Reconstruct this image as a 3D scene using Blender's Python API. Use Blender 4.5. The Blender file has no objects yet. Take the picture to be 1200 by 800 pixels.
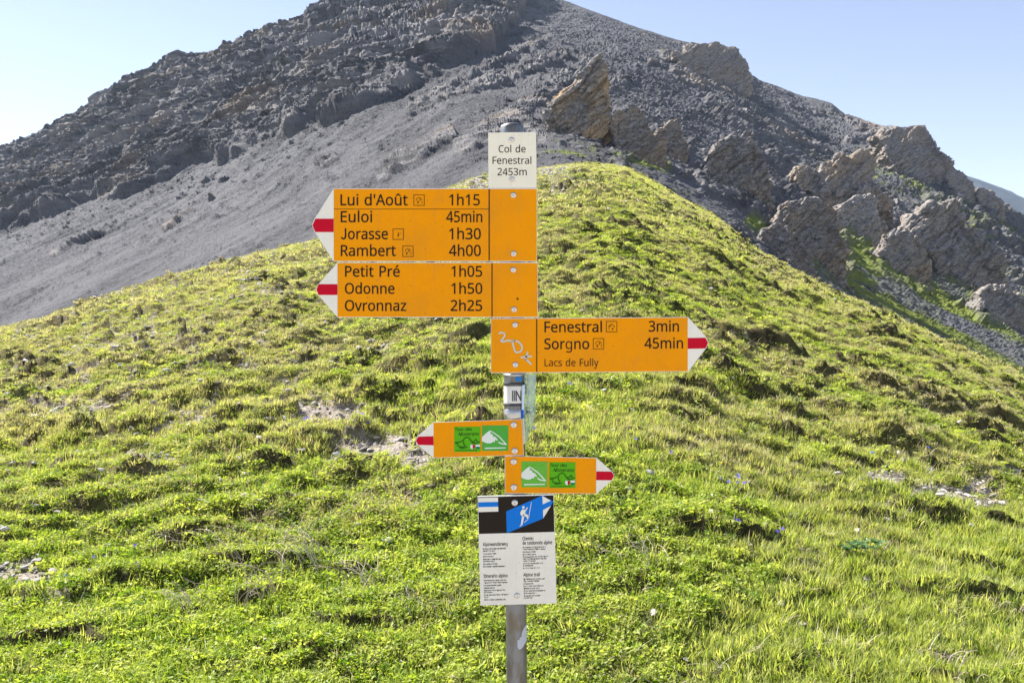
import bpy, math, random, json
import numpy as np
from mathutils import Vector, Matrix

# ------------------------------------------------------------------ camera, sky, sun, exposure
F = 1100.0            # focal length in pixels of a 1200 pixel wide frame
EYE = 1.65            # camera height over the foot of the post
scene = bpy.context.scene
COL = scene.collection
cam_data = bpy.data.cameras.new('camera')
cam_data.sensor_width = 36.0
cam_data.lens = 36.0 * F / 1200.0
cam_data.clip_start = 0.05
cam_data.clip_end = 20000
cam = bpy.data.objects.new('camera', cam_data)
COL.objects.link(cam)
cam.location = (0, 0, EYE)
cam.rotation_euler = (math.pi / 2, 0, 0)
cam_data.dof.use_dof = True
cam_data.dof.focus_distance = 2.9
cam_data.dof.aperture_fstop = 32
scene.camera = cam

SUN_AZ = -54.0        # degrees from the viewing direction, to the left
SUN_EL = 46.0
world = bpy.data.worlds.new('World')
scene.world = world
world.use_nodes = True
wn = world.node_tree
bg = wn.nodes['Background']
sky = wn.nodes.new('ShaderNodeTexSky')
sky.sky_type = 'NISHITA'
sky.sun_disc = False
sky.sun_elevation = math.radians(SUN_EL)
sky.sun_rotation = math.radians(SUN_AZ)
sky.altitude = 2400
sky.air_density = 0.9
sky.dust_density = 0.25
sky.ozone_density = 1.0
wb = wn.nodes.new('ShaderNodeMix'); wb.data_type = 'RGBA'; wb.blend_type = 'MULTIPLY'; wb.inputs[0].default_value = 1.0; wb.inputs[7].default_value = (1.24, 0.96, 0.84, 1)   # daylight white balance
wn.links.new(sky.outputs[0], wb.inputs[6]); wn.links.new(wb.outputs[2], bg.inputs[0])
bg.inputs[1].default_value = 0.09

sun_data = bpy.data.lights.new('sun', 'SUN')
sun_data.energy = 5.0
sun_data.angle = math.radians(0.53)
sun_data.color = (1.0, 0.95, 0.86)
sun = bpy.data.objects.new('sun', sun_data)
COL.objects.link(sun)
_e, _a = math.radians(SUN_EL), math.radians(SUN_AZ)
sdir = Vector((math.cos(_e) * math.sin(_a), math.cos(_e) * math.cos(_a), math.sin(_e)))
sun.rotation_euler = sdir.to_track_quat('Z', 'Y').to_euler()
sun.location = (-30, 20, 40)

scene.view_settings.view_transform = 'Standard'
scene.view_settings.look = 'None'
scene.view_settings.gamma = 1
scene.view_settings.exposure = 1.62
scene.cycles.max_bounces = 6
scene.cycles.transparent_max_bounces = 6
scene.cycles.volume_bounces = 0
scene.cycles.volume_max_steps = 64

rng = np.random.default_rng(7)
random.seed(7)

# ------------------------------------------------------------------ helpers: properties, meshes, noise
def tag(o, label=None, cat=None, group=None, kind=None):
    if label: o['label'] = label
    if cat: o['category'] = cat
    if group: o['group'] = group
    if kind: o['kind'] = kind
    return o

def link(o, parent=None):
    COL.objects.link(o)
    if parent is not None: o.parent = parent
    return o

def empty(name, loc=(0, 0, 0), rot=(0, 0, 0)):
    o = bpy.data.objects.new(name, None)
    o.location = loc; o.rotation_euler = rot
    return link(o)

def mesh_np(name, co, faces, mat=None, parent=None, smooth=True, attrs=None, colour=None, do_link=True):
    """co n x 3, faces m x k (k fixed)"""
    co = np.ascontiguousarray(co, dtype=np.float32); faces = np.ascontiguousarray(faces, dtype=np.int32)
    me = bpy.data.meshes.new(name)
    k = faces.shape[1]
    me.vertices.add(len(co)); me.vertices.foreach_set('co', co.ravel())
    me.loops.add(faces.size); me.loops.foreach_set('vertex_index', faces.ravel())
    me.polygons.add(len(faces))
    me.polygons.foreach_set('loop_start', np.arange(0, faces.size, k, dtype=np.int32))
    me.polygons.foreach_set('loop_total', np.full(len(faces), k, dtype=np.int32))
    me.polygons.foreach_set('use_smooth', np.full(len(faces), smooth))
    for nm, arr in (attrs or {}).items():
        at = me.attributes.new(nm, 'FLOAT', 'POINT'); at.data.foreach_set('value', np.ascontiguousarray(arr, dtype=np.float32).ravel())
    me.update(); me.validate()
    if mat: me.materials.append(mat)
    o = bpy.data.objects.new(name, me)
    if do_link: link(o, parent)
    return o

def pyd(name, verts, faces, mat=None, parent=None, smooth=False):
    me = bpy.data.meshes.new(name)
    me.from_pydata([tuple(v) for v in verts], [], [tuple(f) for f in faces]); me.update()
    if mat: me.materials.append(mat)
    if smooth:
        me.polygons.foreach_set('use_smooth', [True] * len(me.polygons))
    o = bpy.data.objects.new(name, me)
    return link(o, parent)

_prm = np.random.default_rng(3).permutation(256).astype(np.int32)
_prm = np.concatenate([_prm, _prm, _prm])
_g2 = np.array([(math.cos(k * math.pi / 8), math.sin(k * math.pi / 8)) for k in range(16)], dtype=np.float32)
_g3 = np.random.default_rng(5).normal(size=(64, 3)).astype(np.float32)
_g3 /= np.linalg.norm(_g3, axis=1)[:, None]

def perlin2(x, y, seed=0):
    x = np.asarray(x, dtype=np.float32) + 17.3 * seed; y = np.asarray(y, dtype=np.float32) - 9.1 * seed
    xi = np.floor(x).astype(np.int32); yi = np.floor(y).astype(np.int32)
    fx = x - xi; fy = y - yi
    xi &= 255; yi &= 255
    u = fx * fx * fx * (fx * (fx * 6 - 15) + 10); v = fy * fy * fy * (fy * (fy * 6 - 15) + 10)
    def g(ix, iy, dx, dy):
        h = _prm[_prm[ix & 255] + (iy & 255)] & 15
        return _g2[h, 0] * dx + _g2[h, 1] * dy
    a = g(xi, yi, fx, fy); b = g(xi + 1, yi, fx - 1, fy)
    c = g(xi, yi + 1, fx, fy - 1); d = g(xi + 1, yi + 1, fx - 1, fy - 1)
    return (a + u * (b - a) + v * ((c + u * (d - c)) - (a + u * (b - a)))) * 1.5

def perlin3(p, scale, seed=0):
    """p n x 3 (any leading shape), scale = metres per lattice cell (number or 3-tuple)"""
    sc = np.array(scale if hasattr(scale, '__len__') else (scale,) * 3, dtype=np.float32)
    q = p.astype(np.float32) / sc + np.float32(31.7 * seed + 0.37)
    i = np.floor(q).astype(np.int32); f = q - i
    w = f * f * f * (f * (f * 6 - 15) + 10)
    out = np.zeros(q.shape[:-1], dtype=np.float32)
    for dx in (0, 1):
        hx = _prm[(i[..., 0] + dx) & 255]; wx = w[..., 0] if dx else 1 - w[..., 0]
        for dy in (0, 1):
            hy = _prm[hx + ((i[..., 1] + dy) & 255)]; wy = wx * (w[..., 1] if dy else 1 - w[..., 1])
            for dz in (0, 1):
                h = _prm[hy + ((i[..., 2] + dz) & 255)] & 63
                g = _g3[h]
                out += wy * (w[..., 2] if dz else 1 - w[..., 2]) * (g[..., 0] * (f[..., 0] - dx) + g[..., 1] * (f[..., 1] - dy) + g[..., 2] * (f[..., 2] - dz))
    return out * 1.6

def ridged(p, scale, seed=0):
    return 1 - 2 * np.abs(perlin3(p, scale, seed))

def cells(p, scale, seed=0, jit=0.75):
    """angular blocks: a random value per cell of a jittered lattice, and how deep inside the cell a point lies"""
    sc = np.array(scale if hasattr(scale, '__len__') else (scale,) * 3, dtype=np.float32)
    q = p.astype(np.float32) / sc + np.float32(11.3 * seed + 0.5)
    b = np.floor(q - 0.5).astype(np.int32)
    d1 = np.full(q.shape[:-1], 9.0, dtype=np.float32); d2 = d1.copy(); val = np.zeros_like(d1)
    for dx in (0, 1):
        for dy in (0, 1):
            for dz in (0, 1):
                cx, cy, cz = b[..., 0] + dx, b[..., 1] + dy, b[..., 2] + dz
                h = _prm[_prm[_prm[cx & 255] + (cy & 255)] + (cz & 255)]
                g = _g3[h & 63] * (jit * 0.5)
                d = (q[..., 0] - cx - .5 - g[..., 0]) ** 2 + (q[..., 1] - cy - .5 - g[..., 1]) ** 2 + (q[..., 2] - cz - .5 - g[..., 2]) ** 2
                nearer = d < d1
                d2 = np.where(nearer, d1, np.minimum(d2, d)); val = np.where(nearer, h / 255.0, val); d1 = np.where(nearer, d, d1)
    return val.astype(np.float32), np.sqrt(d2) - np.sqrt(d1)

def sst(a, b, x):
    t = np.clip((x - a) / (b - a), 0, 1)
    return t * t * (3 - 2 * t)

def smooth1(arr, k):
    ker = np.hanning(2 * k + 3)[1:-1]; ker /= ker.sum()
    return np.convolve(np.pad(arr, k, mode='edge'), ker, mode='valid')

def seg_dist(px, py, pts):
    """distance (in the given plane) to a polyline"""
    d = np.full(np.shape(px), 1e9, dtype=np.float32)
    for (x0, y0), (x1, y1) in zip(pts[:-1], pts[1:]):
        vx, vy = x1 - x0, y1 - y0
        t = np.clip(((px - x0) * vx + (py - y0) * vy) / (vx * vx + vy * vy), 0, 1)
        d = np.minimum(d, np.hypot(px - x0 - t * vx, py - y0 - t * vy))
    return d

def grid_faces(nr, nc):
    i = np.arange(nr - 1)[:, None] * nc + np.arange(nc - 1)[None, :]
    return np.stack([i, i + 1, i + nc + 1, i + nc], axis=-1).reshape(-1, 4)

# ------------------------------------------------------------------ materials
class NT:
    def __init__(self, name):
        self.m = bpy.data.materials.new(name); self.m.use_nodes = True
        self.t = self.m.node_tree; self.n = self.t.nodes
        self.bsdf = self.n['Principled BSDF']; self.out = self.n['Material Output']
        self._geo = None
    def new(self, typ, **kw):
        nd = self.n.new(typ)
        for k, v in kw.items(): setattr(nd, k, v)
        return nd
    def set(self, sock, v):
        if isinstance(v, bpy.types.NodeSocket): self.t.links.new(v, sock)
        elif isinstance(v, (tuple, list)) and len(v) == 3 and sock.type == 'RGBA': sock.default_value = (*v, 1)
        else: sock.default_value = v
    def coords(self, scale=(1, 1, 1), rot=(0, 0, 0)):
        tc = self.new('ShaderNodeTexCoord'); mp = self.new('ShaderNodeMapping')
        self.t.links.new(tc.outputs['Object'], mp.inputs[0])
        mp.inputs['Scale'].default_value = scale; mp.inputs['Rotation'].default_value = rot
        return mp.outputs[0]
    def noise(self, scale, detail=4, rough=0.55, vec=None, w=0.0, out=0):
        nd = self.new('ShaderNodeTexNoise')
        nd.inputs['Scale'].default_value = scale; nd.inputs['Detail'].default_value = detail; nd.inputs['Roughness'].default_value = rough
        if vec is not None: self.t.links.new(vec, nd.inputs['Vector'])
        return nd.outputs[out]
    def ramp(self, v, a, b, lo=0.0, hi=1.0):
        nd = self.new('ShaderNodeMapRange'); self.set(nd.inputs[0], v)
        nd.inputs[1].default_value = a; nd.inputs[2].default_value = b; nd.inputs[3].default_value = lo; nd.inputs[4].default_value = hi
        nd.interpolation_type = 'SMOOTHSTEP'
        return nd.outputs[0]
    def math(self, op, a, b=0.0):
        nd = self.new('ShaderNodeMath', operation=op); self.set(nd.inputs[0], a); self.set(nd.inputs[1], b); return nd.outputs[0]
    def mix(self, f, a, b, mode='MIX'):
        nd = self.new('ShaderNodeMix', data_type='RGBA', blend_type=mode)
        self.set(nd.inputs[0], f); self.set(nd.inputs[6], a); self.set(nd.inputs[7], b); return nd.outputs[2]
    def attr(self, name, typ='GEOMETRY', out='Fac'):
        nd = self.new('ShaderNodeAttribute', attribute_type=typ, attribute_name=name); return nd.outputs[out]
    def bump(self, h, strength, dist):
        nd = self.new('ShaderNodeBump'); nd.inputs['Strength'].default_value = strength; nd.inputs['Distance'].default_value = dist
        self.set(nd.inputs['Height'], h); return nd.outputs[0]
    def base(self, c, rough=0.85, metal=0.0, spec=0.3, normal=None):
        b = self.bsdf
        self.set(b.inputs['Base Color'], c); self.set(b.inputs['Roughness'], rough); b.inputs['Metallic'].default_value = metal
        b.inputs['Specular IOR Level'].default_value = spec
        if normal is not None: self.t.links.new(normal, b.inputs['Normal'])
        return self.m

def paint(name, c, rough=0.6, dirt=0.12, spec=0.12, scale=9.0):
    spec = min(spec, 0.07); rough = max(rough, 0.55)
    t = NT(name)
    v = t.coords()
    n = t.noise(scale, 5, 0.6, v); n2 = t.noise(scale * 14, 3, 0.6, v); n3 = t.noise(scale * 1.6, 5, 0.7, t.coords((5.0, 1.0, 0.45)))
    f = t.math('MULTIPLY', t.ramp(n, 0.42, 0.75), dirt)
    col = t.mix(f, c, tuple(x * 0.55 + 0.03 for x in c))
    col = t.mix(t.math('MULTIPLY', t.ramp(n3, 0.50, 0.78), dirt * 1.3), col, tuple(x * 0.6 + 0.05 for x in c))       # rain streaks
    col = t.mix(t.math('MULTIPLY', t.ramp(n2, 0.64, 0.72), dirt * 2.4), col, (0.12, 0.09, 0.06))
    return t.base(col, t.ramp(n, 0.3, 0.8, rough - 0.12, rough + 0.12), spec=spec, normal=t.bump(n2, 0.06, 0.001))

def rock_material(name, warm=0.5, light=1.0):
    t = NT(name)
    v = t.coords(); vs = t.coords((1.0, 1.0, 2.2), (0.2, -0.62, 0))
    big = t.noise(0.10, 5, 0.6, v); mid = t.noise(0.8, 7, 0.7, vs); fine = t.noise(3.2, 8, 0.78, v)
    st = t.noise(1.7, 6, 0.75, vs)
    L = lambda c: tuple(light * x for x in c)
    c = t.mix(t.ramp(mid, 0.34, 0.66), L((0.105, 0.098, 0.098)), L((0.27, 0.252, 0.24)))
    c = t.mix(t.math('MULTIPLY', t.ramp(big, 0.40, 0.60), warm), c, L((0.34, 0.235, 0.125)))
    c = t.mix(t.math('MULTIPLY', t.ramp(st, 0.55, 0.68), 0.45), c, L((0.40, 0.38, 0.36)))
    c = t.mix(t.math('MULTIPLY', t.ramp(fine, 0.48, 0.38), 0.7), c, (0.045, 0.042, 0.042))
    vo = t.new('ShaderNodeTexVoronoi', feature='DISTANCE_TO_EDGE'); vo.inputs['Scale'].default_value = 0.55; t.t.links.new(vs, vo.inputs['Vector'])
    crack = t.ramp(vo.outputs['Distance'], 0.0, 0.06)
    h = t.math('ADD', t.math('ADD', fine, t.math('MULTIPLY', st, 1.2)), t.math('MULTIPLY', crack, 0.5))
    return t.base(c, 0.93, spec=0.12, normal=t.bump(h, 0.8, 0.5))

# ------------------------------------------------------------------ the grassy shoulder in front
U = np.arange(-1400, 2601, 2.0)          # bearing, as pixels of the photograph's width at the focal length F
def curve(pts, k=12):
    xs, ys = zip(*pts); return smooth1(np.interp(U, xs, ys), k)
CREST = curve([(-1400, 640), (-700, 560), (-300, 460), (0, 388), (60, 372), (120, 351), (200, 326), (290, 301), (370, 283), (450, 256), (510, 228), (560, 207),
               (600, 203), (650, 195), (690, 192), (720, 194), (740, 199), (800, 235), (840, 256), (880, 291), (920, 313), (980, 346), (1030, 366), (1100, 401), (1200, 442), (1500, 560), (1900, 700), (2600, 800)], 10)
CRESTY = curve([(-1400, 10), (-700, 18), (-300, 26), (0, 33), (200, 38), (370, 44), (550, 52), (700, 56), (850, 44), (950, 36), (1050, 30), (1200, 25), (1500, 18), (1900, 12), (2600, 8)], 30)

def base_rel(px, Y):
    """height over the eye of the smooth ground"""
    px = np.clip(px, -1390, 2590)
    yc = np.interp(px, U, CRESTY); ec = (400 - np.interp(px, U, CREST)) / F
    zc = ec * yc; z0 = -1.527; y0 = 4.2
    avg = (zc - z0) / (yc - y0)
    k = np.clip(1 - ec / avg, 0.0, 0.95)
    t = (Y - y0) / (yc - y0)
    zin = z0 + (zc - z0) * ((1 + k) * t - k * t * t)
    s0 = (zc - z0) / (yc - y0) * (1 + k)
    d = y0 - Y
    znear = z0 - np.minimum(s0, 0.5) * np.clip(d, 0, None) / (1 + 0.9 * np.clip(d, 0, None)) - 0.03 * np.clip(d, 0, 12)
    b = Y - yc
    zout = zc + ec * b - 0.05 * np.clip(b, 0, 8) ** 2 - 0.45 * np.clip(b - 8, 0, None)
    return np.where(Y < y0, znear, np.where(Y > yc, zout, zin))

cols = np.concatenate([np.linspace(-1300, -60, 40)[:-1], np.linspace(-60, 1260, 840), np.linspace(1260, 2500, 40)[1:]])
rowsY = np.concatenate([np.linspace(1.2, 3.6, 14)[:-1], np.geomspace(3.6, 13, 350)[:-1], np.geomspace(13, 76, 330)])
GPX, GY = np.meshgrid(cols, rowsY)
GX = GY * (GPX - 600) / F
GZ = base_rel(GPX, GY)
GPY = 400 - F * GZ / GY
crest_of = np.interp(cols, U, CRESTY)[None, :]

# swells and tussocky hummocks
amp = sst(2.5, 5, GY)
w1 = perlin2(GX / 2.6, GY / 2.2, 1); w2 = perlin2(GX / 0.85 + 0.4 * w1, GY / 0.46 + 0.3 * w1, 2); w3 = perlin2(GX / 0.36, GY / 0.21, 3)
clump = sst(-0.15, 0.45, perlin2(GX / 3.4, GY / 3.0, 4) + 0.25 * sst(560, 450, GPY))
near = sst(4, 9, GY)
farfade = 1 - 0.75 * sst(26, 44, GY)
G = GZ + amp * farfade * (0.07 * w1 + (0.03 + 0.11 * clump * near) * (2.2 * np.abs(w2) - 0.6) + 0.05 * (0.4 + near) * (2 * np.abs(w3) - 0.5))
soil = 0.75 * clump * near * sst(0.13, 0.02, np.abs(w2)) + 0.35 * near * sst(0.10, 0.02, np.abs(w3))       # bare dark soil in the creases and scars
hum = clump * (2.2 * np.abs(w2) - 0.4)

def scar(cx, cy, wx, wy, A, bare=1.0):
    """a small step in the turf: steep face towards the viewer, grass cushion above it"""
    A = min(A, 0.55 * wx)
    r0, r1 = np.searchsorted(rowsY, [cy - 2.5 * wy, cy + 6 * wy])
    c0 = np.searchsorted(cols, 600 + F * (cx - 2.3 * wx) / cy); c1 = np.searchsorted(cols, 600 + F * (cx + 2.3 * wx) / cy)
    if r1 <= r0 or c1 <= c0: return
    sl = (slice(r0, r1), slice(c0, c1))
    X, Y = GX[sl], GY[sl]
    wob = perlin2(X / wx * 1.3, Y / wx * 1.3, 11 + int(abs(cx * 7)) % 9) * wy * 1.3
    t = (Y - cy - wob) / wy
    lat = np.exp(-((X - cx) / wx) ** 4)
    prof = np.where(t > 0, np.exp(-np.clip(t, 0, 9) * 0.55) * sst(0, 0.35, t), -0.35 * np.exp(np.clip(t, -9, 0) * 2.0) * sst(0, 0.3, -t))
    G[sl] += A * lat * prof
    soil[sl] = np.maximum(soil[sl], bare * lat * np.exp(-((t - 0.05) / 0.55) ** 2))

def at_px(px, py):
    """smooth-ground point seen at a given place of the frame"""
    j = np.argmin(np.abs(cols - px)); i = np.argmin(np.abs(np.where(GY[:, j] < crest_of[0, j], GPY[:, j], 1e9) - py))
    return GX[i, j], GY[i, j]

for px, py, w, h, A in [(300, 697, 42, 1.0, .16), (895, 607, 42, 1.0, .17), (935, 612, 26, .8, .12), (888, 484, 36, 1, .20), (690, 572, 36, 1, .12), (725, 566, 22, 1, .13),
                        (500, 575, 55, 1, .14), (555, 590, 35, 1, .12), (1075, 637, 36, .9, .13), (1112, 792, 60, 1, .20), (45, 512, 70, 1, .22), (40, 552, 78, 1, .24), (130, 468, 40, 1, .16),
                        (275, 462, 52, 1, .24), (250, 470, 30, 1, .15), (405, 432, 40, 1, .16), (520, 430, 60, 1, .24), (465, 440, 36, 1, .16), (560, 448, 36, 1, .16), (640, 478, 50, 1, .14),
                        (100, 655, 38, 1, .09), (230, 610, 45, 1, .09), (430, 612, 40, 1, .10), (650, 528, 46, 1, .12), (1150, 543, 44, 1, .14), (1045, 582, 30, 1, .10), (1020, 452, 48, 1, .16),
                        (780, 520, 50, 1, .09), (830, 572, 40, 1, .07), (1125, 390, 40, 1, .12), (60, 600, 40, 1, .08), (30, 420, 40, 1, .14), (160, 430, 40, 1, .14), (710, 650, 40, 1, .09),
                        (940, 668, 40, 1, .10), (600, 300, 50, 1, .2), (760, 330, 40, 1, .2), (170, 400, 30, 1, .13), (350, 770, 60, 1, .12), (840, 790, 60, 1, .08)]:
    x, y = at_px(px, py)
    scar(x, y, w * 0.8 * y / F, max(0.025, 0.018 * h * y ** 0.55), A * (0.5 if px < 600 else 0.27), 0.8)
for _ in range(6500):
    y = 4.4 * (54 / 4.4) ** (rng.random() ** 0.72); px = rng.uniform(-80, 1280)
    x = (px - 600) / F * y
    big = rng.random() ** 2.2
    dens = 0.35 + 0.65 * sst(-0.1, 0.3, float(perlin2(np.array([x / 5.0]), np.array([y / 4.0]), 21)[0]))
    if rng.random() > dens * (0.35 if y < 8 else 1): continue
    scar(x, y, (0.06 + 0.24 * big) * (1 + y / 45), 0.022 + 0.04 * big + y * 0.001, (0.028 + 0.085 * big) * (0.6 if y < 7 else 1) * (1 + y / 28), bare=0.3 + 0.7 * rng.random())

# bare stony ground
BARE = [(180, 480, 330, 90, .46), (130, 400, 260, 60, .44), (60, 480, 150, 22, .85), (20, 665, 56, 20, 1.3), (70, 690, 50, 9, .7), (180, 460, 110, 30, .6), (360, 485, 60, 16, 1.25), (430, 520, 75, 18, 1.2), (480, 540, 40, 12, 1.25), (200, 500, 90, 20, .55), (60, 430, 130, 30, .55),
        (250, 430, 140, 30, .5), (150, 390, 160, 25, .45), (320, 360, 120, 30, .5), (420, 320, 110, 30, .45), (640, 196, 45, 14, .9), (580, 214, 70, 14, .9), (655, 214, 22, 16, .8), (1110, 578, 80, 15, 1.4), (1040, 556, 60, 12, .95), (1175, 562, 60, 12, 1.0),
        (560, 500, 60, 20, .35), (150, 560, 120, 14, .35), (500, 590, 40, 12, .5), (720, 575, 60, 12, .45), (1150, 590, 60, 8, .6), (830, 300, 50, 10, .2), (700, 570, 40, 10, .4), (40, 620, 60, 10, .4)]
bare = np.zeros_like(G)
for cx, cy, rx, ry, s in BARE:
    bare = np.maximum(bare, s * np.exp(-(((GPX - cx) / rx) ** 2 + ((GPY - cy) / ry) ** 2)))
n1 = perlin2(GX / 0.8, GY / 0.7, 5); n2 = perlin2(GX / 0.28, GY / 0.26, 6); n3 = perlin2(GX / 2.4, GY / 2.6, 7)
n4 = perlin2(GX / 0.11, GY / 0.12, 9)
bare_m = sst(0.36, 0.58, 0.85 * bare + 0.20 * n1 + 0.40 * n2 + 0.30 * n4 + 0.08 * n3 - 0.35 * np.clip(hum, 0, 1))
bare_m = np.maximum(bare_m * sst(58, 50, GY), 0)
bare_m = np.maximum(bare_m, sst(3.2, 2.7, GY + 0.3 * n1))      # unseen ground by the post, turned to gravel to bounce light onto the signs
soil *= 1 - 0.5 * bare_m
G += sst(0.2, 0.9, bare_m) * 0.8 * (GZ + amp * 0.07 * w1 - G) - bare_m * 0.015 + 0.012 * bare_m * n4
dryness = np.clip(0.38 + 0.5 * perlin2(GX / 1.7, GY / 1.2, 8) + 0.3 * n1 + 0.26 * sst(620, 480, GPY) + 0.22 * sst(500, 250, GPX) * sst(680, 560, GPY) - 0.12 * sst(600, 720, GPY) - 0.14 * sst(700, 900, GPX) * sst(540, 640, GPY), 0, 1)
GW = G + EYE

gm = NT('turf_soil')
v = gm.coords()
sp = gm.noise(38, 3, 0.7, v); md = gm.noise(7, 5, 0.6, v)
vor = gm.new('ShaderNodeTexVoronoi'); vor.inputs['Scale'].default_value = 26; gm.t.links.new(v, vor.inputs['Vector'])
grav = gm.mix(gm.ramp(sp, 0.35, 0.7), (0.15, 0.12, 0.095), (0.37, 0.32, 0.275))
grav = gm.mix(gm.math('MULTIPLY', gm.ramp(vor.outputs['Color'], 0.2, 0.8), 0.4), grav, (0.34, 0.32, 0.30))
moss = gm.mix(gm.ramp(md, 0.35, 0.65), (0.030, 0.045, 0.008), (0.085, 0.10, 0.018))
moss = gm.mix(gm.math('MULTIPLY', gm.ramp(gm.attr('dry'), 0.3, 0.9), 0.6), moss, (0.14, 0.12, 0.05))
moss = gm.mix(gm.ramp(sp, 0.52, 0.7, 0, 0.55), moss, (0.24, 0.20, 0.11))
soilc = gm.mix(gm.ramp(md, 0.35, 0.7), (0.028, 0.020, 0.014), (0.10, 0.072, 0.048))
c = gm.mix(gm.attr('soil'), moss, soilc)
c = gm.mix(gm.attr('bare'), c, grav)
gm.base(c, 0.95, spec=0.1, normal=gm.bump(gm.math('ADD', sp, md), 0.7, 0.03))

nr, nc = G.shape
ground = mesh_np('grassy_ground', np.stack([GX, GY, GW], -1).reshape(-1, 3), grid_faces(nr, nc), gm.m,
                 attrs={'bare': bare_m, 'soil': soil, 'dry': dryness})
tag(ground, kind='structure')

# unseen ground round and behind the photographer, paled to bounce light on the signs, and the valley floor far below
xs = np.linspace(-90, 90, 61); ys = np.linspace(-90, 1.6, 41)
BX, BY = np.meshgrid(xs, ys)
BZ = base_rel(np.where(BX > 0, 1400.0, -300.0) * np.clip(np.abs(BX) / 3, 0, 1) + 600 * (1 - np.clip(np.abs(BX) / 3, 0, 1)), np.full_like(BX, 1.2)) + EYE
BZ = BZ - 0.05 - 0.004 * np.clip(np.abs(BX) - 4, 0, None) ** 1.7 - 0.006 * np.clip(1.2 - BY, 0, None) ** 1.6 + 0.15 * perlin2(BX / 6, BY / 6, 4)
pm_ = NT('bounce_gravel'); v = pm_.coords()
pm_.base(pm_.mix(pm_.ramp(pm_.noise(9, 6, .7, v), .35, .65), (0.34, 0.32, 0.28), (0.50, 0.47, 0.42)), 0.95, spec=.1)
bk = mesh_np('bounce_ground', np.stack([BX, BY, BZ], -1).reshape(-1, 3), grid_faces(*BX.shape), pm_.m,
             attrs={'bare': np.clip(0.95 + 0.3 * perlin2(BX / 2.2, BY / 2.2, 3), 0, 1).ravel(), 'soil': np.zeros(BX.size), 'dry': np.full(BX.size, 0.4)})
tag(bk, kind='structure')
vm = NT('valley_green'); vv = vm.coords()
vm.base(vm.mix(vm.ramp(vm.noise(0.004, 6, 0.6, vv), 0.4, 0.6), (0.07, 0.10, 0.035), (0.17, 0.16, 0.13)), 0.95, spec=0.1)
vx = np.linspace(-5000, 5000, 61); VX, VY = np.meshgrid(vx, vx)
VZ = -150 + 60 * perlin2(VX / 1500, VY / 1500, 2)
tag(mesh_np('valley_ground', np.stack([VX, VY, VZ], -1).reshape(-1, 3), grid_faces(61, 61), vm.m), kind='structure')

# ------------------------------------------------------------------ the mountain
KN = {  # bearing: seven (distance, frame row) knots from the foot to the skyline
 -600: [(50, 700), (150, 560), (280, 470), (380, 430), (460, 400), (560, 372), (640, 350)],
 -300: [(60, 520), (160, 445), (310, 380), (420, 345), (490, 325), (590, 297), (660, 280)],
 0:    [(64, 470), (165, 388), (340, 300), (455, 255), (510, 238), (600, 208), (680, 187)],
 200:  [(64, 390), (155, 318), (300, 252), (400, 208), (470, 168), (580, 110), (660, 78)],
 400:  [(66, 320), (125, 268), (235, 186), (330, 136), (420, 92), (580, 34), (700, 3)],
 550:  [(68, 262), (110, 208), (190, 152), (300, 100), (460, 42), (700, -10), (900, -45)],
 650:  [(70, 236), (105, 196), (160, 160), (260, 118), (430, 62), (700, 20), (900, -4)],
 750:  [(66, 290), (105, 232), (165, 186), (260, 142), (420, 92), (640, 50), (820, 34)],
 860:  [(56, 350), (100, 292), (170, 236), (270, 188), (430, 132), (620, 90), (760, 70)],
 960:  [(46, 430), (100, 372), (180, 312), (290, 252), (430, 194), (580, 148), (700, 118)],
 1080: [(40, 500), (100, 438), (180, 384), (280, 318), (400, 240), (480, 185), (540, 150)],
 1200: [(36, 590), (100, 505), (190, 420), (300, 350), (390, 300), (460, 270), (510, 252)],
 1500: [(30, 760), (100, 650), (190, 560), (300, 490), (390, 450), (460, 425), (510, 400)],
 1800: [(30, 900), (100, 780), (190, 680), (300, 600), (390, 560), (460, 530), (510, 505)]}
SKY = [(-600, 350), (-300, 280), (-100, 212), (0, 187), (30, 173), (60, 160), (90, 143), (118, 130), (122, 114), (160, 92), (190, 82), (215, 72), (240, 70), (262, 68), (300, 54), (350, 35), (400, 3),
       (450, -18), (550, -46), (620, -20), (660, 0), (700, 15), (740, 30), (790, 46), (835, 54), (862, 70), (876, 88), (900, 97), (940, 112), (975, 121), (990, 134), (1030, 148), (1060, 149), (1083, 151),
       (1090, 165), (1100, 188), (1112, 197), (1130, 212), (1160, 232), (1200, 252), (1500, 400), (1800, 505)]
mcols = np.concatenate([np.linspace(-600, -50, 60)[:-1], np.linspace(-50, 1250, 1000), np.linspace(1250, 1800, 60)[1:]])
kx = sorted(KN); nk = 7
def kcurve(idx, k, soft=22):
    ux = np.arange(-600, 1801, 5.0)
    vals = np.interp(ux, kx, [KN[q][k][idx] for q in kx])
    return np.interp(mcols, ux, smooth1(vals, soft // 2))
KY = np.stack([kcurve(0, k) for k in range(nk)]); KP = np.stack([kcurve(1, k) for k in range(nk)])
sky_c = np.interp(mcols, *zip(*SKY))
KP[6] = sky_c + 2 * sst(700, 300, mcols)
KP[5] = np.maximum(KP[5], sky_c + 9)
s_rows = np.concatenate([np.linspace(0, 1, 26)[:-1], np.linspace(1, 2, 90)[:-1], np.linspace(2, 3, 95)[:-1], np.linspace(3, 4, 85)[:-1], np.linspace(4, 5, 90)[:-1], np.linspace(5, 6, 60)])
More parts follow.
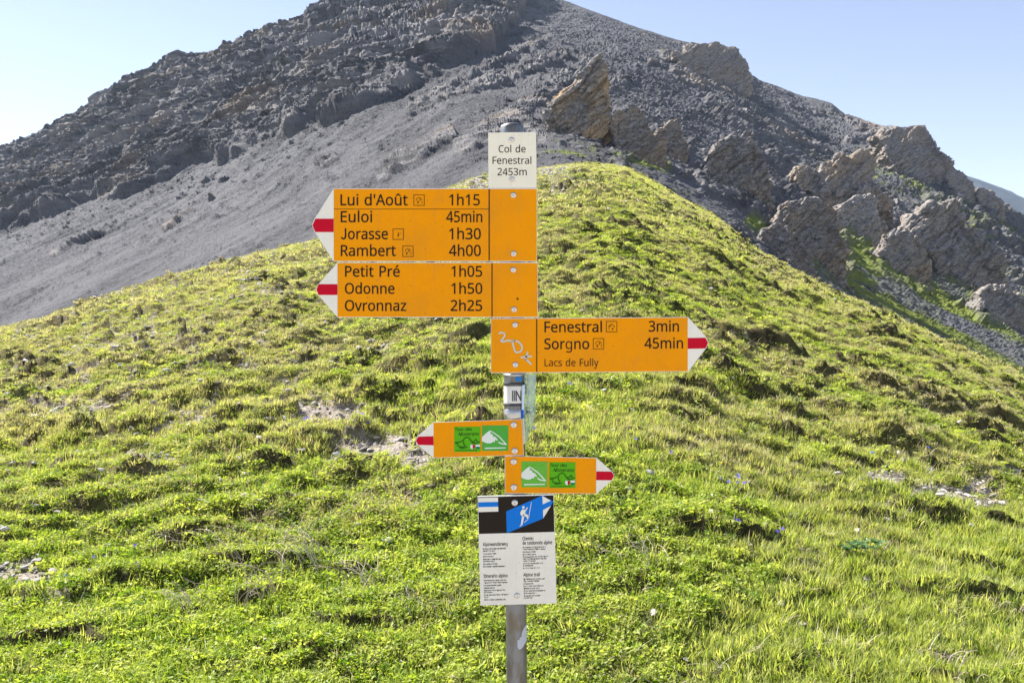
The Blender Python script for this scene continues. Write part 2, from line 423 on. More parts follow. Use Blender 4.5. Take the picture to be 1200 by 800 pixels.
def hermite(K, s):
    i = np.clip(s.astype(int), 0, nk - 2); t = (s - i)[:, None]
    d = K[1:] - K[:-1]
    m = np.zeros_like(K); m[1:-1] = 2 * d[1:] * d[:-1] / (d[1:] + d[:-1] + 1e-9) * ((d[1:] * d[:-1]) > 0); m[0] = d[0]; m[-1] = d[-1]
    h00 = 2 * t ** 3 - 3 * t ** 2 + 1; h10 = t ** 3 - 2 * t ** 2 + t; h01 = -2 * t ** 3 + 3 * t ** 2; h11 = t ** 3 - t ** 2
    return h00 * K[i] + h10 * m[i] + h01 * K[i + 1] + h11 * m[i + 1]
MY = hermite(KY, s_rows); MPY = hermite(KP, s_rows)
MZ = MY * (400 - MPY) / F
for d in (6, 16, 34, 70, 130, 220, 380):                          # the far side of the ridge
    MY = np.vstack([MY, (MY[len(s_rows) - 1] + d)[None]]); MZ = np.vstack([MZ, (MZ[len(s_rows) - 1] - 0.62 * d)[None]])
MPX = np.broadcast_to(mcols[None], MY.shape)
MX = MY * (MPX - 600) / F
P = np.stack([MX, MY, MZ], -1).astype(np.float32)
MPYf = 400 - F * MZ / MY
MPYf[len(s_rows):] = MPYf[len(s_rows) - 1]
S = np.concatenate([s_rows, np.full(7, 6.0)])[:, None] + 0 * MY

def normals(P):
    du = np.gradient(P, axis=1); dv = np.gradient(P, axis=0)
    n = np.cross(du, dv); n /= np.linalg.norm(n, axis=-1)[..., None] + 1e-9
    n[n[..., 2] < 0] *= -1
    return n
N = normals(P)
# where bedrock stands out of the scree; the crags built further down stand on aprons of the same rock
CRAGS = [
    ('tall pointed ochre rock fin at the head of the grassy shoulder', [(601, 168), (620, 152), (641, 132), (664, 107), (686, 84), (702, 66), (710, 69), (712, 98), (714, 128), (716, 146), (720, 164), (721, 176), (697, 166), (668, 160), (640, 164), (610, 173)], 118, 'warm', 0.34, 1),
    ('squat brown rock knob just behind the tall ochre fin', [(712, 150), (722, 132), (738, 127), (751, 129), (756, 146), (766, 160), (780, 172), (776, 195), (725, 192)], 150, 'dark', 0.5, 2),
    ('small dark rock tooth downhill of the brown knob', [(768, 160), (778, 144), (794, 139), (799, 155), (806, 172), (800, 190), (772, 184)], 175, 'dark', 0.5, 3),
    ('slanted grey rock fin halfway along the flank, its right side sheer', [(816, 206), (834, 178), (856, 160), (880, 148), (884, 158), (886, 176), (893, 196), (902, 220), (906, 238), (860, 232), (822, 222)], 235, 'grey', 0.42, 4),
    ('broad brown rock wall on the near side of the gullies', [(902, 262), (912, 240), (932, 236), (960, 232), (970, 238), (976, 258), (985, 286), (992, 312), (970, 316), (940, 298), (908, 282)], 165, 'dark', 0.45, 5),
    ('dark upright rock block high above the pale outcrop', [(926, 214), (944, 196), (970, 190), (996, 186), (1016, 180), (1020, 196), (1022, 222), (1034, 246), (1060, 272), (1020, 262), (960, 240), (930, 226)], 285, 'dark', 0.45, 6),
    ('pale ribbed rock outcrop between two brown walls', [(972, 254), (986, 238), (1002, 228), (1020, 226), (1026, 238), (1024, 256), (1036, 268), (1038, 286), (1004, 284), (976, 272)], 215, 'pale', 0.5, 7),
    ('brown pyramid of rock with a grassy gully on each side', [(1024, 296), (1034, 276), (1050, 267), (1066, 269), (1075, 288), (1084, 314), (1086, 330), (1062, 324), (1034, 306)], 185, 'dark', 0.5, 8),
    ('wide grey rock buttress above the scree strip', [(1052, 268), (1066, 250), (1084, 242), (1104, 239), (1127, 234), (1128, 256), (1142, 284), (1162, 306), (1186, 332), (1150, 334), (1104, 312), (1064, 292)], 262, 'grey', 0.45, 9),
    ('blocky grey tower where the right skyline drops', [(1020, 162), (1034, 151), (1056, 148), (1078, 148), (1086, 154), (1090, 170), (1098, 184), (1114, 198), (1106, 212), (1070, 204), (1030, 182)], 520, 'grey', 0.5, 10),
    ('small rounded rock knob beneath the skyline tower', [(1106, 208), (1114, 199), (1127, 202), (1136, 214), (1139, 228), (1120, 232), (1108, 222)], 470, 'grey', 0.6, 11),
    ('low ribbed rock ledge at the lower end of the gullies', [(1140, 356), (1150, 338), (1168, 334), (1192, 344), (1206, 360), (1222, 386), (1184, 380), (1150, 368)], 185, 'grey', 0.5, 12),
    ('rounded cliff band on the skyline right of the summit', [(786, 72), (800, 54), (832, 50), (856, 58), (870, 74), (876, 92), (860, 102), (820, 98), (790, 86)], 620, 'grey', 0.55, 13),
    ('brown rock nose low on the gully side below the broad wall', [(884, 292), (890, 272), (906, 262), (924, 268), (936, 286), (946, 306), (930, 312), (902, 306)], 130, 'grey', 0.5, 18),
    ('small grey crag at the right edge below the far blue ridge', [(1142, 232), (1148, 220), (1160, 222), (1170, 234), (1176, 246), (1160, 252), (1144, 246)], 430, 'grey', 0.6, 19),
]
LINE = [(-600, 470), (-300, 395), (0, 262), (60, 252), (100, 238), (130, 236), (160, 226), (200, 206), (230, 190), (260, 186), (300, 168), (335, 152), (380, 142), (420, 134), (450, 124), (500, 96), (540, 76), (575, 56), (600, 30), (625, -10), (700, -60), (1800, -300)]
wob = perlin3(P, 26, 3) * 11 + perlin3(P, 9, 4) * 5
cliff = sst(-4, 5, np.interp(MPX, *zip(*LINE)) - MPYf + wob)
RIBS = [([(445, 206), (480, 184), (530, 158)], 7, .9), ([(470, 140), (540, 96), (600, 66), (640, 50)], 6, .5), ([(540, 176), (580, 150), (640, 112), (690, 80)], 13, .7), ([(520, 118), (590, 95), (660, 66)], 8, .6),
        ([(625, 165), (690, 120), (730, 96)], 10, .55), ([(780, 70), (830, 84), (865, 92)], 10, 1), ([(700, 120), (760, 150), (840, 190), (930, 245)], 8, .5),
        ([(830, 120), (900, 150), (960, 180)], 10, .45), ([(1000, 140), (1050, 160), (1095, 195)], 11, .9), ([(720, 195), (790, 235), (860, 270), (930, 330)], 10, .7), ([(900, 180), (960, 210), (1010, 235)], 10, .5),
        ([(1060, 300), (1130, 340), (1200, 378)], 7, .5), ([(1090, 230), (1150, 262), (1210, 300)], 9, .6), ([(860, 225), (930, 280), (985, 310)], 11, .6), ([(1120, 350), (1160, 372), (1215, 400)], 8, .8), ([(1150, 285), (1210, 330)], 9, .5),
        ([(60, 300), (130, 268)], 3, .5), ([(195, 270), (250, 232)], 3, .5), ([(170, 300), (205, 285)], 3, .4), ([(370, 195), (395, 186)], 4, .8)]
ribs = np.zeros_like(MY)
for _l, pts, _y, _m, _t, _s in CRAGS:
    b_ = max(pts, key=lambda q_: q_[0] * 0.5 + q_[1]); low = sorted([q_ for q_ in pts if q_[1] > np.mean([w_[1] for w_ in pts]) + 4])
    sz = np.ptp([q_[0] for q_ in pts])
    RIBS += [(low, 5 + sz * 0.07, .62), ([min(pts), (min(pts)[0] - sz * .3, min(pts)[1] + 3)], 4, .5)]
for pts, w, s in RIBS:
    ribs = np.maximum(ribs, s * np.exp(-(seg_dist(MPX, MPYf, pts) / w) ** 2))
big_n = perlin3(P, 34, 8); mid_n = perlin3(P, 12, 9)
right = sst(600, 760, MPX + 0.5 * (MPYf - 60))
rub = (0.8 - 0.6 * np.exp(-(seg_dist(MPX, MPYf, [(600, 20), (700, 60), (800, 130), (880, 160)]) / 38) ** 2)) * sst(0.34, 0.56, big_n * 0.5 + mid_n * 0.6 + 0.3 * perlin3(P, 4.5, 13) + 0.1 * right)
rib_m = sst(0.33, 0.6, ribs + 0.35 * mid_n + 0.3 * perlin3(P, 5, 12))
CHUTES = [([(835, 242), (960, 328), (1080, 392), (1230, 458)], 8), ([(1035, 334), (1110, 372), (1220, 430)], 9), ([(900, 232), (960, 290), (985, 325)], 5), ([(1085, 318), (1150, 366), (1200, 395)], 5), ([(735, 205), (800, 240), (850, 262)], 6)]
chutes = np.zeros_like(MY)
for pts, w in CHUTES: chutes = np.maximum(chutes, np.exp(-(seg_dist(MPX, MPYf + 3 * mid_n, pts) / w) ** 4))
rock = (1 - 0.9 * chutes) * np.clip(np.maximum(np.maximum(cliff, rib_m), rub * right * 0.75), 0, 1)
# tilted beds: every bed climbs to the right; slow steps with sharp lips
bd = math.radians(22)
Bc = np.stack([P[..., 0] * math.cos(bd) + P[..., 2] * math.sin(bd), P[..., 1], P[..., 2] * math.cos(bd) - P[..., 0] * math.sin(bd)], -1).astype(np.float32)
wq = 4.0 * perlin3(P, 60, 15) + 1.3 * perlin3(P, 14, 16) + 0.4 * perlin3(P, 4, 17)
q = Bc[..., 2] + wq
Bc[..., 2] = q
def steps(q, per):
    f = (q / per) % 1.0
    return np.where(f < 0.78, f / 0.78, (1 - f) / 0.22)
h_cliff = (13 * (ridged(P, (70, 70, 110), 1) - 0.35) + 5 * (ridged(P, (26, 26, 60), 19) - .3) + 3.2 * (ridged(Bc, (30, 22, 9), 2) - 0.3) + 1.5 * (ridged(P, (9, 9, 14), 3) - .3) + 1.3 * ridged(Bc, (10, 8, 3.2), 5) + 0.8 * ridged(Bc, (3.6, 3.6, 1.5), 6) + 0.45 * perlin3(P, 1.5, 4)
           + 3.0 * steps(q, 15.0) * (0.6 + 0.6 * perlin3(P, 50, 18)) + 1.5 * steps(q + 3, 5.6) + 0.7 * steps(q, 2.3) - 1.6)
Bw = Bc + np.stack([perlin3(P, 7, 51), perlin3(P, 7, 52), 0.5 * perlin3(P, 7, 53)], -1) * 2.2
c1, e1 = cells(Bw, (46, 26, 8), 1); c2, e2 = cells(Bw, (19, 12, 3.2), 2); c3, e3 = cells(Bw, (6.0, 4.5, 1.5), 3); c4, e4 = cells(Bw, (2.6, 2.4, 0.9), 6)
h_cliff = 0.5 * h_cliff + 5.5 * (c1 - .5) + 3.4 * (c2 - .5) + 2.2 * (c3 - .5) + 1.0 * (c4 - .5) + 3.0 * steps(q + 5, 11.0) + 1.6 * steps(q, 4.3) - 1.0 * sst(.10, 0, e1) - 0.6 * sst(.12, 0, e2)
rs = np.clip(MY / 260, 0.35, 1.5)
h_rib = 0.7 * rs * (1.6 + 1.7 * (ridged(Bc, (13, 11, 5), 5) - 0.3) + 0.9 * (ridged(P, (4, 4, 5), 6) - .2) + 0.7 * ridged(Bc, (3, 3, 1.2), 8) + 0.35 * perlin3(P, 0.9, 7) + 0.9 * steps(q, 4.6) + 0.4 * steps(q, 1.7) + 0.9 * (c3 - .5) + 1.3 * (c4 - .5))
# scree: chutes running down the fall line plus loose blocks
fall = P.copy(); fall[..., 0] = P[..., 0] * 0.96 - P[..., 1] * 0.27; fall[..., 1] = (P[..., 0] * 0.27 + P[..., 1] * 0.96) * 0.12; fall[..., 2] *= 0.1
chute = perlin3(fall, 7, 21) + 0.6 * perlin3(fall, 2.6, 22)
blocks = perlin3(P, 1.7, 23); blocks2 = perlin3(P, 0.75, 24); lump = perlin3(P, 22, 26)
bl = np.clip(MY / 300, 0.3, 1.3)
k1, _e1 = cells(P, 2.3, 4, 0.9); k2, _e2 = cells(P, 1.0, 5, 0.9)
h_scree = bl * ((0.40 + 0.25 * right) * (k1 ** 4 - .2) * (1 + 1.2 * sst(0, .5, mid_n)) + (0.30 + 0.1 * right) * (k2 - .5) + 0.25 * right * ridged(P, 2.0, 27) + 0.7 * (1 - 0.8 * right) * chute + 0.2 * blocks + 0.15 * blocks2 + 1.8 * lump + 1.3 * np.clip(perlin3(P, 3.2, 25) - 0.5, 0, 1) * 3)
edge = sst(0, 2.5, np.arange(P.shape[0], dtype=np.float32))[:, None]
top = 1 - 0.65 * sst(5.6, 6.0, S)
H = edge * top * (cliff * (h_cliff * np.clip(MY / 480, 0.55, 1.1) + 5.0) + (1 - cliff) * (np.clip(rock - cliff * 0, 0, 1) * h_rib * 0.85 + (1 - rock) * h_scree))
P2 = P + N * H[..., None] * np.array([1.0, 1.0, 0.8], dtype=np.float32)
GREEN = [([(880, 262), (950, 312), (1010, 345), (1110, 390), (1230, 455)], 12, 1.1), ([(985, 284), (1030, 312), (1100, 340), (1150, 368), (1230, 405)], 18, 1.2), ([(975, 250), (1040, 310)], 12, .8), ([(960, 300), (1040, 340), (1100, 365)], 9, .8),
         ([(610, 190), (650, 176), (700, 184)], 9, .5), ([(720, 190), (780, 200)], 10, .5), ([(790, 225), (850, 262)], 9, .55), ([(1080, 300), (1200, 340)], 22, .45), ([(1010, 190), (1100, 240), (1220, 300)], 30, .42), ([(880, 140), (960, 190), (1020, 210)], 16, .3),
         ([(1130, 395), (1230, 430)], 16, .6), ([(1060, 260), (1120, 300), (1200, 330)], 14, .5)]
green = np.zeros_like(MY)
for pts, w, s in GREEN:
    green = np.maximum(green, s * np.exp(-(seg_dist(MPX, MPYf, pts) / w) ** 2))
green = sst(0.36, 0.66, green + 0.34 * mid_n * 0.6 + 0.22 * perlin3(P, 3.4, 31) + 0.12 * blocks) * (1 - 0.6 * rock) * (1 - 0.85 * chutes) 
bed = np.clip(0.5 + 0.8 * perlin3(Bc, (90, 90, 3.4), 71) + 0.6 * perlin3(Bc, (50, 50, 1.5), 72) + 0.3 * perlin3(P, 9, 73), 0, 1)
tone = np.clip(0.38 + 0.75 * perlin3(fall, 14, 41) + 0.75 * perlin3(fall, 4.5, 42) + 0.3 * lump + 0.25 * sst(500, 380, MPX) * sst(120, 220, MPYf) + 0.5 * chutes, 0, 1)

mm = NT('mountain_rock')
v = mm.coords(); vs = mm.coords((1, 1, 4.0), (0.0, 0.22, 0.0))
nb = mm.noise(0.018, 5, 0.6, v); nm = mm.noise(0.11, 7, 0.7, vs); nf = mm.noise(0.9, 6, 0.8, v); nff = mm.noise(0.33, 6, 0.75, v)
scree = mm.mix(mm.ramp(nf, 0.36, 0.64), (0.028, 0.0285, 0.034), (0.125, 0.126, 0.140))
scree = mm.mix(mm.math('MULTIPLY', mm.attr('tone'), 0.7), scree, (0.165, 0.164, 0.176))
rk = mm.mix(mm.ramp(nm, 0.36, 0.66), (0.060, 0.061, 0.070), (0.190, 0.188, 0.200))
rk = mm.mix(mm.ramp(mm.attr('bed'), 0.45, 0.95, 0, 0.6), rk, (0.30, 0.285, 0.28))
rk = mm.mix(mm.ramp(mm.attr('bed'), 0.35, 0.05, 0, 0.55), rk, (0.045, 0.043, 0.048))
rk = mm.mix(mm.ramp(nb, 0.5, 0.66, 0, 0.5), rk, (0.27, 0.205, 0.145))
rk = mm.mix(mm.ramp(nff, 0.56, 0.70, 0, 0.7), rk, (0.33, 0.315, 0.30))
rk = mm.mix(mm.ramp(mm.noise(0.035, 5, 0.75, vs), 0.60, 0.66, 0, 0.7), rk, (0.40, 0.375, 0.35))
rk = mm.mix(mm.ramp(nf, 0.46, 0.34, 0, 0.5), rk, (0.05, 0.047, 0.048))
c = mm.mix(mm.attr('rock'), scree, rk)
gr = mm.mix(mm.ramp(nf, 0.38, 0.62), (0.11, 0.15, 0.025), (0.24, 0.27, 0.055))
c = mm.mix(mm.attr('grass'), c, gr)
mm.base(c, 0.95, spec=0.1, normal=mm.bump(mm.math('ADD', nf, mm.math('MULTIPLY', nff, 1.5)), 0.8, 1.1))
P2w = P2.copy(); P2w[..., 2] += EYE
mountain = mesh_np('mountain', P2w.reshape(-1, 3), grid_faces(*MY.shape), mm.m, attrs={'rock': rock, 'grass': green, 'tone': tone, 'bed': bed}, smooth=False)
tag(mountain, kind='structure')

# a distant blue ridge that shows past the right shoulder
fx = np.linspace(400, 1900, 420); fr = np.linspace(0, 1, 60)
FX, FR = np.meshgrid(fx, fr)
ftop = np.interp(FX, [400, 1000, 1120, 1137, 1150, 1165, 1180, 1200, 1300, 1900], [330, 215, 205, 208, 212, 217, 224, 233, 270, 420])
FD = 2600 + 1500 * FR
FP = 430 + (ftop - 430) * FR ** 0.8
FQ = np.stack([FD * (FX - 600) / F, FD, FD * (400 - FP) / F], -1).astype(np.float32)
FQ += normals(FQ) * (30 * (ridged(FQ, 260, 1) - .3) + 14 * ridged(FQ, 90, 2) + 6 * perlin3(FQ, 34, 3))[..., None] * (1 - FR[..., None] ** 3 * 0.8)
bq = FQ[-1:] + np.array([0, 900, -700], dtype=np.float32)
FQ = np.vstack([FQ, bq]); FQ[..., 2] += EYE
fm = NT('far_ridge_rock'); v = fm.coords()
fm.base(fm.mix(fm.ramp(fm.noise(0.01, 6, 0.7, v), 0.4, 0.6), (0.012, 0.018, 0.028), (0.04, 0.05, 0.065)), 0.95, spec=0.1)
tag(mesh_np('far_ridge', FQ.reshape(-1, 3), grid_faces(*FQ.shape[:2]), fm.m), kind='structure')

# ------------------------------------------------------------------ rock crags that stand out of the flank
def crag(label, pts, Y, mat, thick=0.55, amp=1.0, name='rock_crag', seed=1, lean=0.0):
    jr = np.random.default_rng(seed); fine_pts = []; size_ = max(np.ptp([q_[0] for q_ in pts]), np.ptp([q_[1] for q_ in pts])); mid_y = np.mean([q_[1] for q_ in pts])
    for (ax, ay), (bx, by) in zip(pts, pts[1:] + pts[:1]):
        fine_pts.append((ax, ay)); el = math.hypot(bx - ax, by - ay)
        for f_ in (.33, .66):
            if el < size_ * .1: continue
            o_ = jr.normal() * 0.035 * size_ * (1.0 if min(ay, by) < mid_y else .5)
            fine_pts.append((ax + (bx - ax) * f_ + (by - ay) / el * o_, ay + (by - ay) * f_ - (bx - ax) / el * o_))
    pts = np.array(fine_pts, dtype=float)
    j = int(np.argmin(np.abs(mcols - pts[:, 0].mean()))); base = pts[:, 1].max() - 0.12 * np.ptp(pts[:, 1])
    Y = float(MY[np.argmin(np.abs(MPYf[:len(s_rows), j] - base)), j])      # where the flank carries it
    sc = Y / F
    x = (pts[:, 0] - 600) * sc; z = (400 - pts[:, 1]) * sc + EYE
    cx = x.mean(); zb = z.min(); zt = z.max(); Hh = zt - zb
    W = x.max() - x.min()
    hh = (z - zb) / Hh
    drop = np.where(hh < 0.35, Hh * 0.45, 0)
    half = thick * min(W, Hh * 1.6) * (0.05 + 0.8 * (1 - hh))
    n = len(pts)
    co = [(x[i] - cx, -half[i] * 0.9, z[i] - zb - drop[i]) for i in range(n)] + [(x[i] - cx, half[i] * 1.3, z[i] - zb - drop[i]) for i in range(n)]
    mx, mz = x.mean() - cx, (z - drop).mean() - zb
    me = bpy.data.meshes.new('tmp')
    fs = [tuple(range(n)), tuple(range(2 * n - 1, n - 1, -1))] + [(i, i + n, (i + 1) % n + n, (i + 1) % n) for i in range(n)]
    me.from_pydata(co, [], fs)
    ob = bpy.data.objects.new('tmp', me); COL.objects.link(ob)
    md = ob.modifiers.new('r', 'REMESH'); md.mode = 'VOXEL'; md.voxel_size = max(sc * 1.35, W / 170); md.use_smooth_shade = True
    sm = ob.modifiers.new('s', 'SMOOTH'); sm.iterations = 3; sm.factor = 0.5
    dg = bpy.context.evaluated_depsgraph_get()
    ev = ob.evaluated_get(dg); m2 = bpy.data.meshes.new_from_object(ev)
    bpy.data.objects.remove(ob); bpy.data.meshes.remove(me)
    nv = len(m2.vertices)
    V = np.empty(nv * 3, dtype=np.float32); m2.vertices.foreach_get('co', V); V = V.reshape(-1, 3)
    Nn = np.empty(nv * 3, dtype=np.float32); m2.vertices.foreach_get('normal', Nn); Nn = Nn.reshape(-1, 3)
    k = Hh / 14.0 * amp * 0.8
    Q = V + seed * 37.0
    qq = (Q[:, 2] * 0.72 - Q[:, 0] * 0.62 + 0.4 * k * perlin3(Q, 6 * k, seed)) / k
    Qb = np.stack([Q[:, 0] * .78 + Q[:, 2] * .62, Q[:, 1], qq * k], -1)
    h = k * (0.95 * (ridged(Q, (7 * k, 7 * k, 12 * k), seed) - 0.35) + 0.7 * (ridged(Qb, (5 * k, 4 * k, 1.7 * k), seed + 2) - 0.3) + 0.35 * (ridged(Qb, (1.8 * k, 1.6 * k, 0.7 * k), seed + 5) - .3) + 0.22 * perlin3(Q, 0.8 * k, seed + 3) + 0.12 * perlin3(Q, 0.35 * k, seed + 4)
             + 0.5 * (steps(qq, 2.6) - 0.5) + 0.25 * (steps(qq + .4, 0.95) - 0.5))
    Qw = Qb + np.stack([perlin3(Q, 3 * k, 61), perlin3(Q, 3 * k, 62), 0.3 * perlin3(Q, 3 * k, 63)], -1) * 0.28 * k
    a1, f1 = cells(Qw, (7.5 * k, 5 * k, 1.7 * k), seed); a2, f2 = cells(Qw, (3.0 * k, 2.2 * k, 0.8 * k), seed + 7)
    h = h * 0.3 + k * (1.35 * (a1 - .5) + 0.8 * (a2 - .5) - 0.3 * sst(.10, 0, f1) - 0.25 * sst(.10, 0, f2))
    ht = np.clip((V[:, 2]) / Hh, 0, 1)
    V += Nn * (h * (1 - 0.45 * ht ** 2))[:, None]
    m2.vertices.foreach_set('co', V.ravel()); m2.update()
    m2.polygons.foreach_set('use_smooth', [False] * len(m2.polygons))
    m2.materials.clear(); m2.materials.append(mat)
    m2.name = name
    o = bpy.data.objects.new(name, m2); o.location = (cx, Y, zb)
    link(o)
    return tag(o, label, 'rock crag', 'rock crags on the mountain flank')

rk_warm = rock_material('crag_rock_ochre', 0.85, 1.8); rk_grey = rock_material('crag_rock_grey', 0.22, 1.55); rk_pale = rock_material('crag_rock_pale', 0.2, 2.0); rk_dark = rock_material('crag_rock_brown', 0.42, 1.55)

mats = {'warm': rk_warm, 'grey': rk_grey, 'dark': rk_dark, 'pale': rk_pale}
for lab, pts, y_, m_, th, sd in CRAGS: crag(lab, pts, y_, mats[m_], th, seed=sd)

# ------------------------------------------------------------------ the air
import bmesh
hb = bmesh.new(); bmesh.ops.create_cube(hb, size=1.0); hme = bpy.data.meshes.new('haze'); hb.to_mesh(hme); hb.free()
ztop = float(max(P2w[..., 2].max(), FQ[..., 2].max())) + 12; zbot = float(min(VZ.min(), FQ[..., 2].min(), P2w[..., 2].min(), GW.min(), BZ.min())) - 1.0
hz = bpy.data.objects.new('haze', hme); hz.scale = (10400, 10400, ztop - zbot); hz.location = (0, 0, (ztop + zbot) / 2); link(hz)
hm = bpy.data.materials.new('haze_air'); hm.use_nodes = True; hn = hm.node_tree.nodes; hn.clear()
ho = hn.new('ShaderNodeOutputMaterial'); hv = hn.new('ShaderNodeVolumePrincipled'); hv.inputs['Color'].default_value = (0.62, 0.78, 1.0, 1); hv.inputs['Density'].default_value = 0.00006; hv.inputs['Anisotropy'].default_value = 0.1
hm.node_tree.links.new(hv.outputs[0], ho.inputs['Volume']); hme.materials.append(hm); tag(hz, kind='stuff')

# ------------------------------------------------------------------ turf, leaves, dry stalks and stones
def leaf_material(name, greens, dry, trans=0.5, rough=0.55):
    t = NT(name)
    r = t.attr('blade'); d = t.attr('dryness', 'INSTANCER'); h = t.attr('hue', 'INSTANCER')
    c = t.mix(t.ramp(r, 0, 1), greens[0], greens[1])
    c = t.mix(h, c, greens[2])
    dd = t.ramp(t.math('ADD', d, t.math('MULTIPLY', t.math('SUBTRACT', r, 0.5), 0.8)), 0.45, 0.75)
    c = t.mix(dd, c, t.mix(r, dry[0], dry[1]))
    n = t.n
    n.remove(t.bsdf)
    df = t.new('ShaderNodeBsdfDiffuse'); tr = t.new('ShaderNodeBsdfTranslucent'); gl = t.new('ShaderNodeBsdfGlossy')
    gl.inputs['Roughness'].default_value = rough; gl.inputs['Color'].default_value = (1, 1, 1, 1)
    t.set(df.inputs[0], c)
    tc = t.mix(1.0, c, (1.82, 1.86, 0.95), 'MULTIPLY'); t.set(tr.inputs[0], tc)
    m1 = t.new('ShaderNodeMixShader'); m1.inputs[0].default_value = trans
    t.t.links.new(df.outputs[0], m1.inputs[1]); t.t.links.new(tr.outputs[0], m1.inputs[2])
    m2 = t.new('ShaderNodeMixShader'); m2.inputs[0].default_value = 0.018
    t.t.links.new(m1.outputs[0], m2.inputs[1]); t.t.links.new(gl.outputs[0], m2.inputs[2])
    t.t.links.new(m2.outputs[0], t.out.inputs[0])
    return t.m

grass_m = leaf_material('grass_blade', [(0.075, 0.145, 0.016), (0.27, 0.325, 0.040), (0.42, 0.43, 0.15)], [(0.48, 0.45, 0.32), (0.28, 0.24, 0.13)], 0.44)
herb_m = leaf_material('herb_leaf', [(0.05, 0.13, 0.008), (0.235, 0.325, 0.018), (0.42, 0.46, 0.10)], [(0.22, 0.19, 0.07), (0.34, 0.31, 0.17)], 0.38, 0.5)
straw_m = leaf_material('dry_stalk', [(0.44, 0.38, 0.27), (0.34, 0.27, 0.18), (0.50, 0.45, 0.35)], [(0.42, 0.36, 0.26), (0.30, 0.24, 0.17)], 0.2)

class Bag:
    def __init__(s): s.v = []; s.f = []; s.a = []
    def blade(s, p, az, L, w, lean, curl, a, seg=3):
        d = np.array([math.cos(az), math.sin(az), 0]); side = np.array([-math.sin(az), math.cos(az), 0])
        pos = np.array(p, float); ang = lean; i0 = len(s.v)
        for k in range(seg + 1):
            ww = w * (1 - (k / seg) ** 1.6) * 0.5
            if k == seg: s.v.append(pos.copy()); s.a.append(a)
            else:
                s.v += [pos - side * ww, pos + side * ww]; s.a += [a, a]
            pos = pos + (d * math.sin(ang) + np.array([0, 0, 1]) * math.cos(ang)) * (L / seg); ang += curl / seg
        for k in range(seg - 1):
            b = i0 + 2 * k; s.f += [(b, b + 1, b + 3), (b, b + 3, b + 2)]
        b = i0 + 2 * (seg - 1); s.f.append((b, b + 1, b + 2))
    def leaf(s, c, nrm, az, L, w, a):
        nrm = np.array(nrm, float); nrm /= np.linalg.norm(nrm)
        t = np.array([math.cos(az), math.sin(az), 0]); t -= nrm * t.dot(nrm); t /= np.linalg.norm(t); b = np.cross(nrm, t)
        c = np.array(c, float); i0 = len(s.v)
        s.v += [c - t * L * .5, c - t * L * .05 + b * w * .5 + nrm * w * .16, c + t * L * .5, c - t * L * .05 - b * w * .5 + nrm * w * .16]
        s.a += [a] * 4; s.f += [(i0, i0 + 1, i0 + 2), (i0, i0 + 2, i0 + 3)]
    def obj(s, name, m):
        me = bpy.data.meshes.new(name); me.from_pydata([tuple(x) for x in s.v], [], s.f)
        at = me.attributes.new('blade', 'FLOAT', 'POINT'); at.data.foreach_set('value', np.array(s.a, dtype=np.float32))
        me.materials.append(m); me.update()
        return bpy.data.objects.new(name, me)

R = random.random
def tuft_grass(n, rad, L0, L1, w, spread=0.9):
    b = Bag()
    for _ in range(n):
        r = rad * math.sqrt(R()); t = R() * 6.283; az = t + random.gauss(0, 1.0)
        b.blade((r * math.cos(t), r * math.sin(t), -0.012), az, L0 + (L1 - L0) * R() ** 1.3, w * (0.6 + 0.8 * R()), R() * 0.5 * spread, (0.4 + 1.0 * R()) * spread, R())
    return b
def tuft_leaf(n, rad, hgt, L):
    b = Bag()
    for _ in range(n):
        r = rad * math.sqrt(R()); t = R() * 6.283; z = hgt * (0.15 + 0.85 * R()) * (1 - 0.5 * (r / rad) ** 2)
        l = L * (0.55 + 0.8 * R())
        b.leaf((r * math.cos(t), r * math.sin(t), z), (random.gauss(0, .55), random.gauss(0, .55), 1), R() * 6.283, l, l * 0.62, R())
    for _ in range(n // 7):
        r = rad * math.sqrt(R()); t = R() * 6.283
        b.blade((r * math.cos(t), r * math.sin(t), 0), R() * 6.283, hgt * (1.1 + R()), 0.003, R() * .5, R(), R())
    return b
def tuft_straw(n, rad, L0, L1, w):
    b = Bag()
    for _ in range(n):
        r = rad * math.sqrt(R()); t = R() * 6.283
        b.blade((r * math.cos(t), r * math.sin(t), 0.0), R() * 6.283, L0 + (L1 - L0) * R(), w * (0.6 + 0.8 * R()), 0.7 + R() * 0.6, 0.3 + R() * 0.9, R(), 4)
    return b
def stone_mesh(name, seed, flat=0.45, n=10):
    r = np.random.default_rng(seed)
    import bmesh
    bm = bmesh.new(); bmesh.ops.create_icosphere(bm, subdivisions=2, radius=1)
    pl = r.normal(size=(n, 3)); pl /= np.linalg.norm(pl, axis=1)[:, None]; dd = r.uniform(.5, .85, n)
    for v_ in bm.verts:
        p = np.array(v_.co)
        for q_, d_ in zip(pl, dd):
            e = p.dot(q_) - d_
            if e > 0: p = p - q_ * e
        p *= np.array([1.0, 0.72, flat]); v_.co = p
    me = bpy.data.meshes.new(name); bm.to_mesh(me); bm.free()
    return me

stone_t = NT('limestone_flake'); v = stone_t.coords()
rnd = stone_t.new('ShaderNodeObjectInfo').outputs['Random']
c = stone_t.mix(rnd, (0.26, 0.235, 0.215), (0.60, 0.57, 0.55))
c = stone_t.mix(stone_t.ramp(stone_t.noise(3, 4, 0.7, v), 0.35, 0.7, 0, 0.5), c, (0.30, 0.27, 0.24))
stone_m = stone_t.base(c, 0.8, spec=0.25, normal=stone_t.bump(stone_t.noise(5, 4, .7, v), .4, .05))

def sources(name, objs):
    c = bpy.data.collections.new(name)
    for o in objs: c.objects.link(o)
    return c

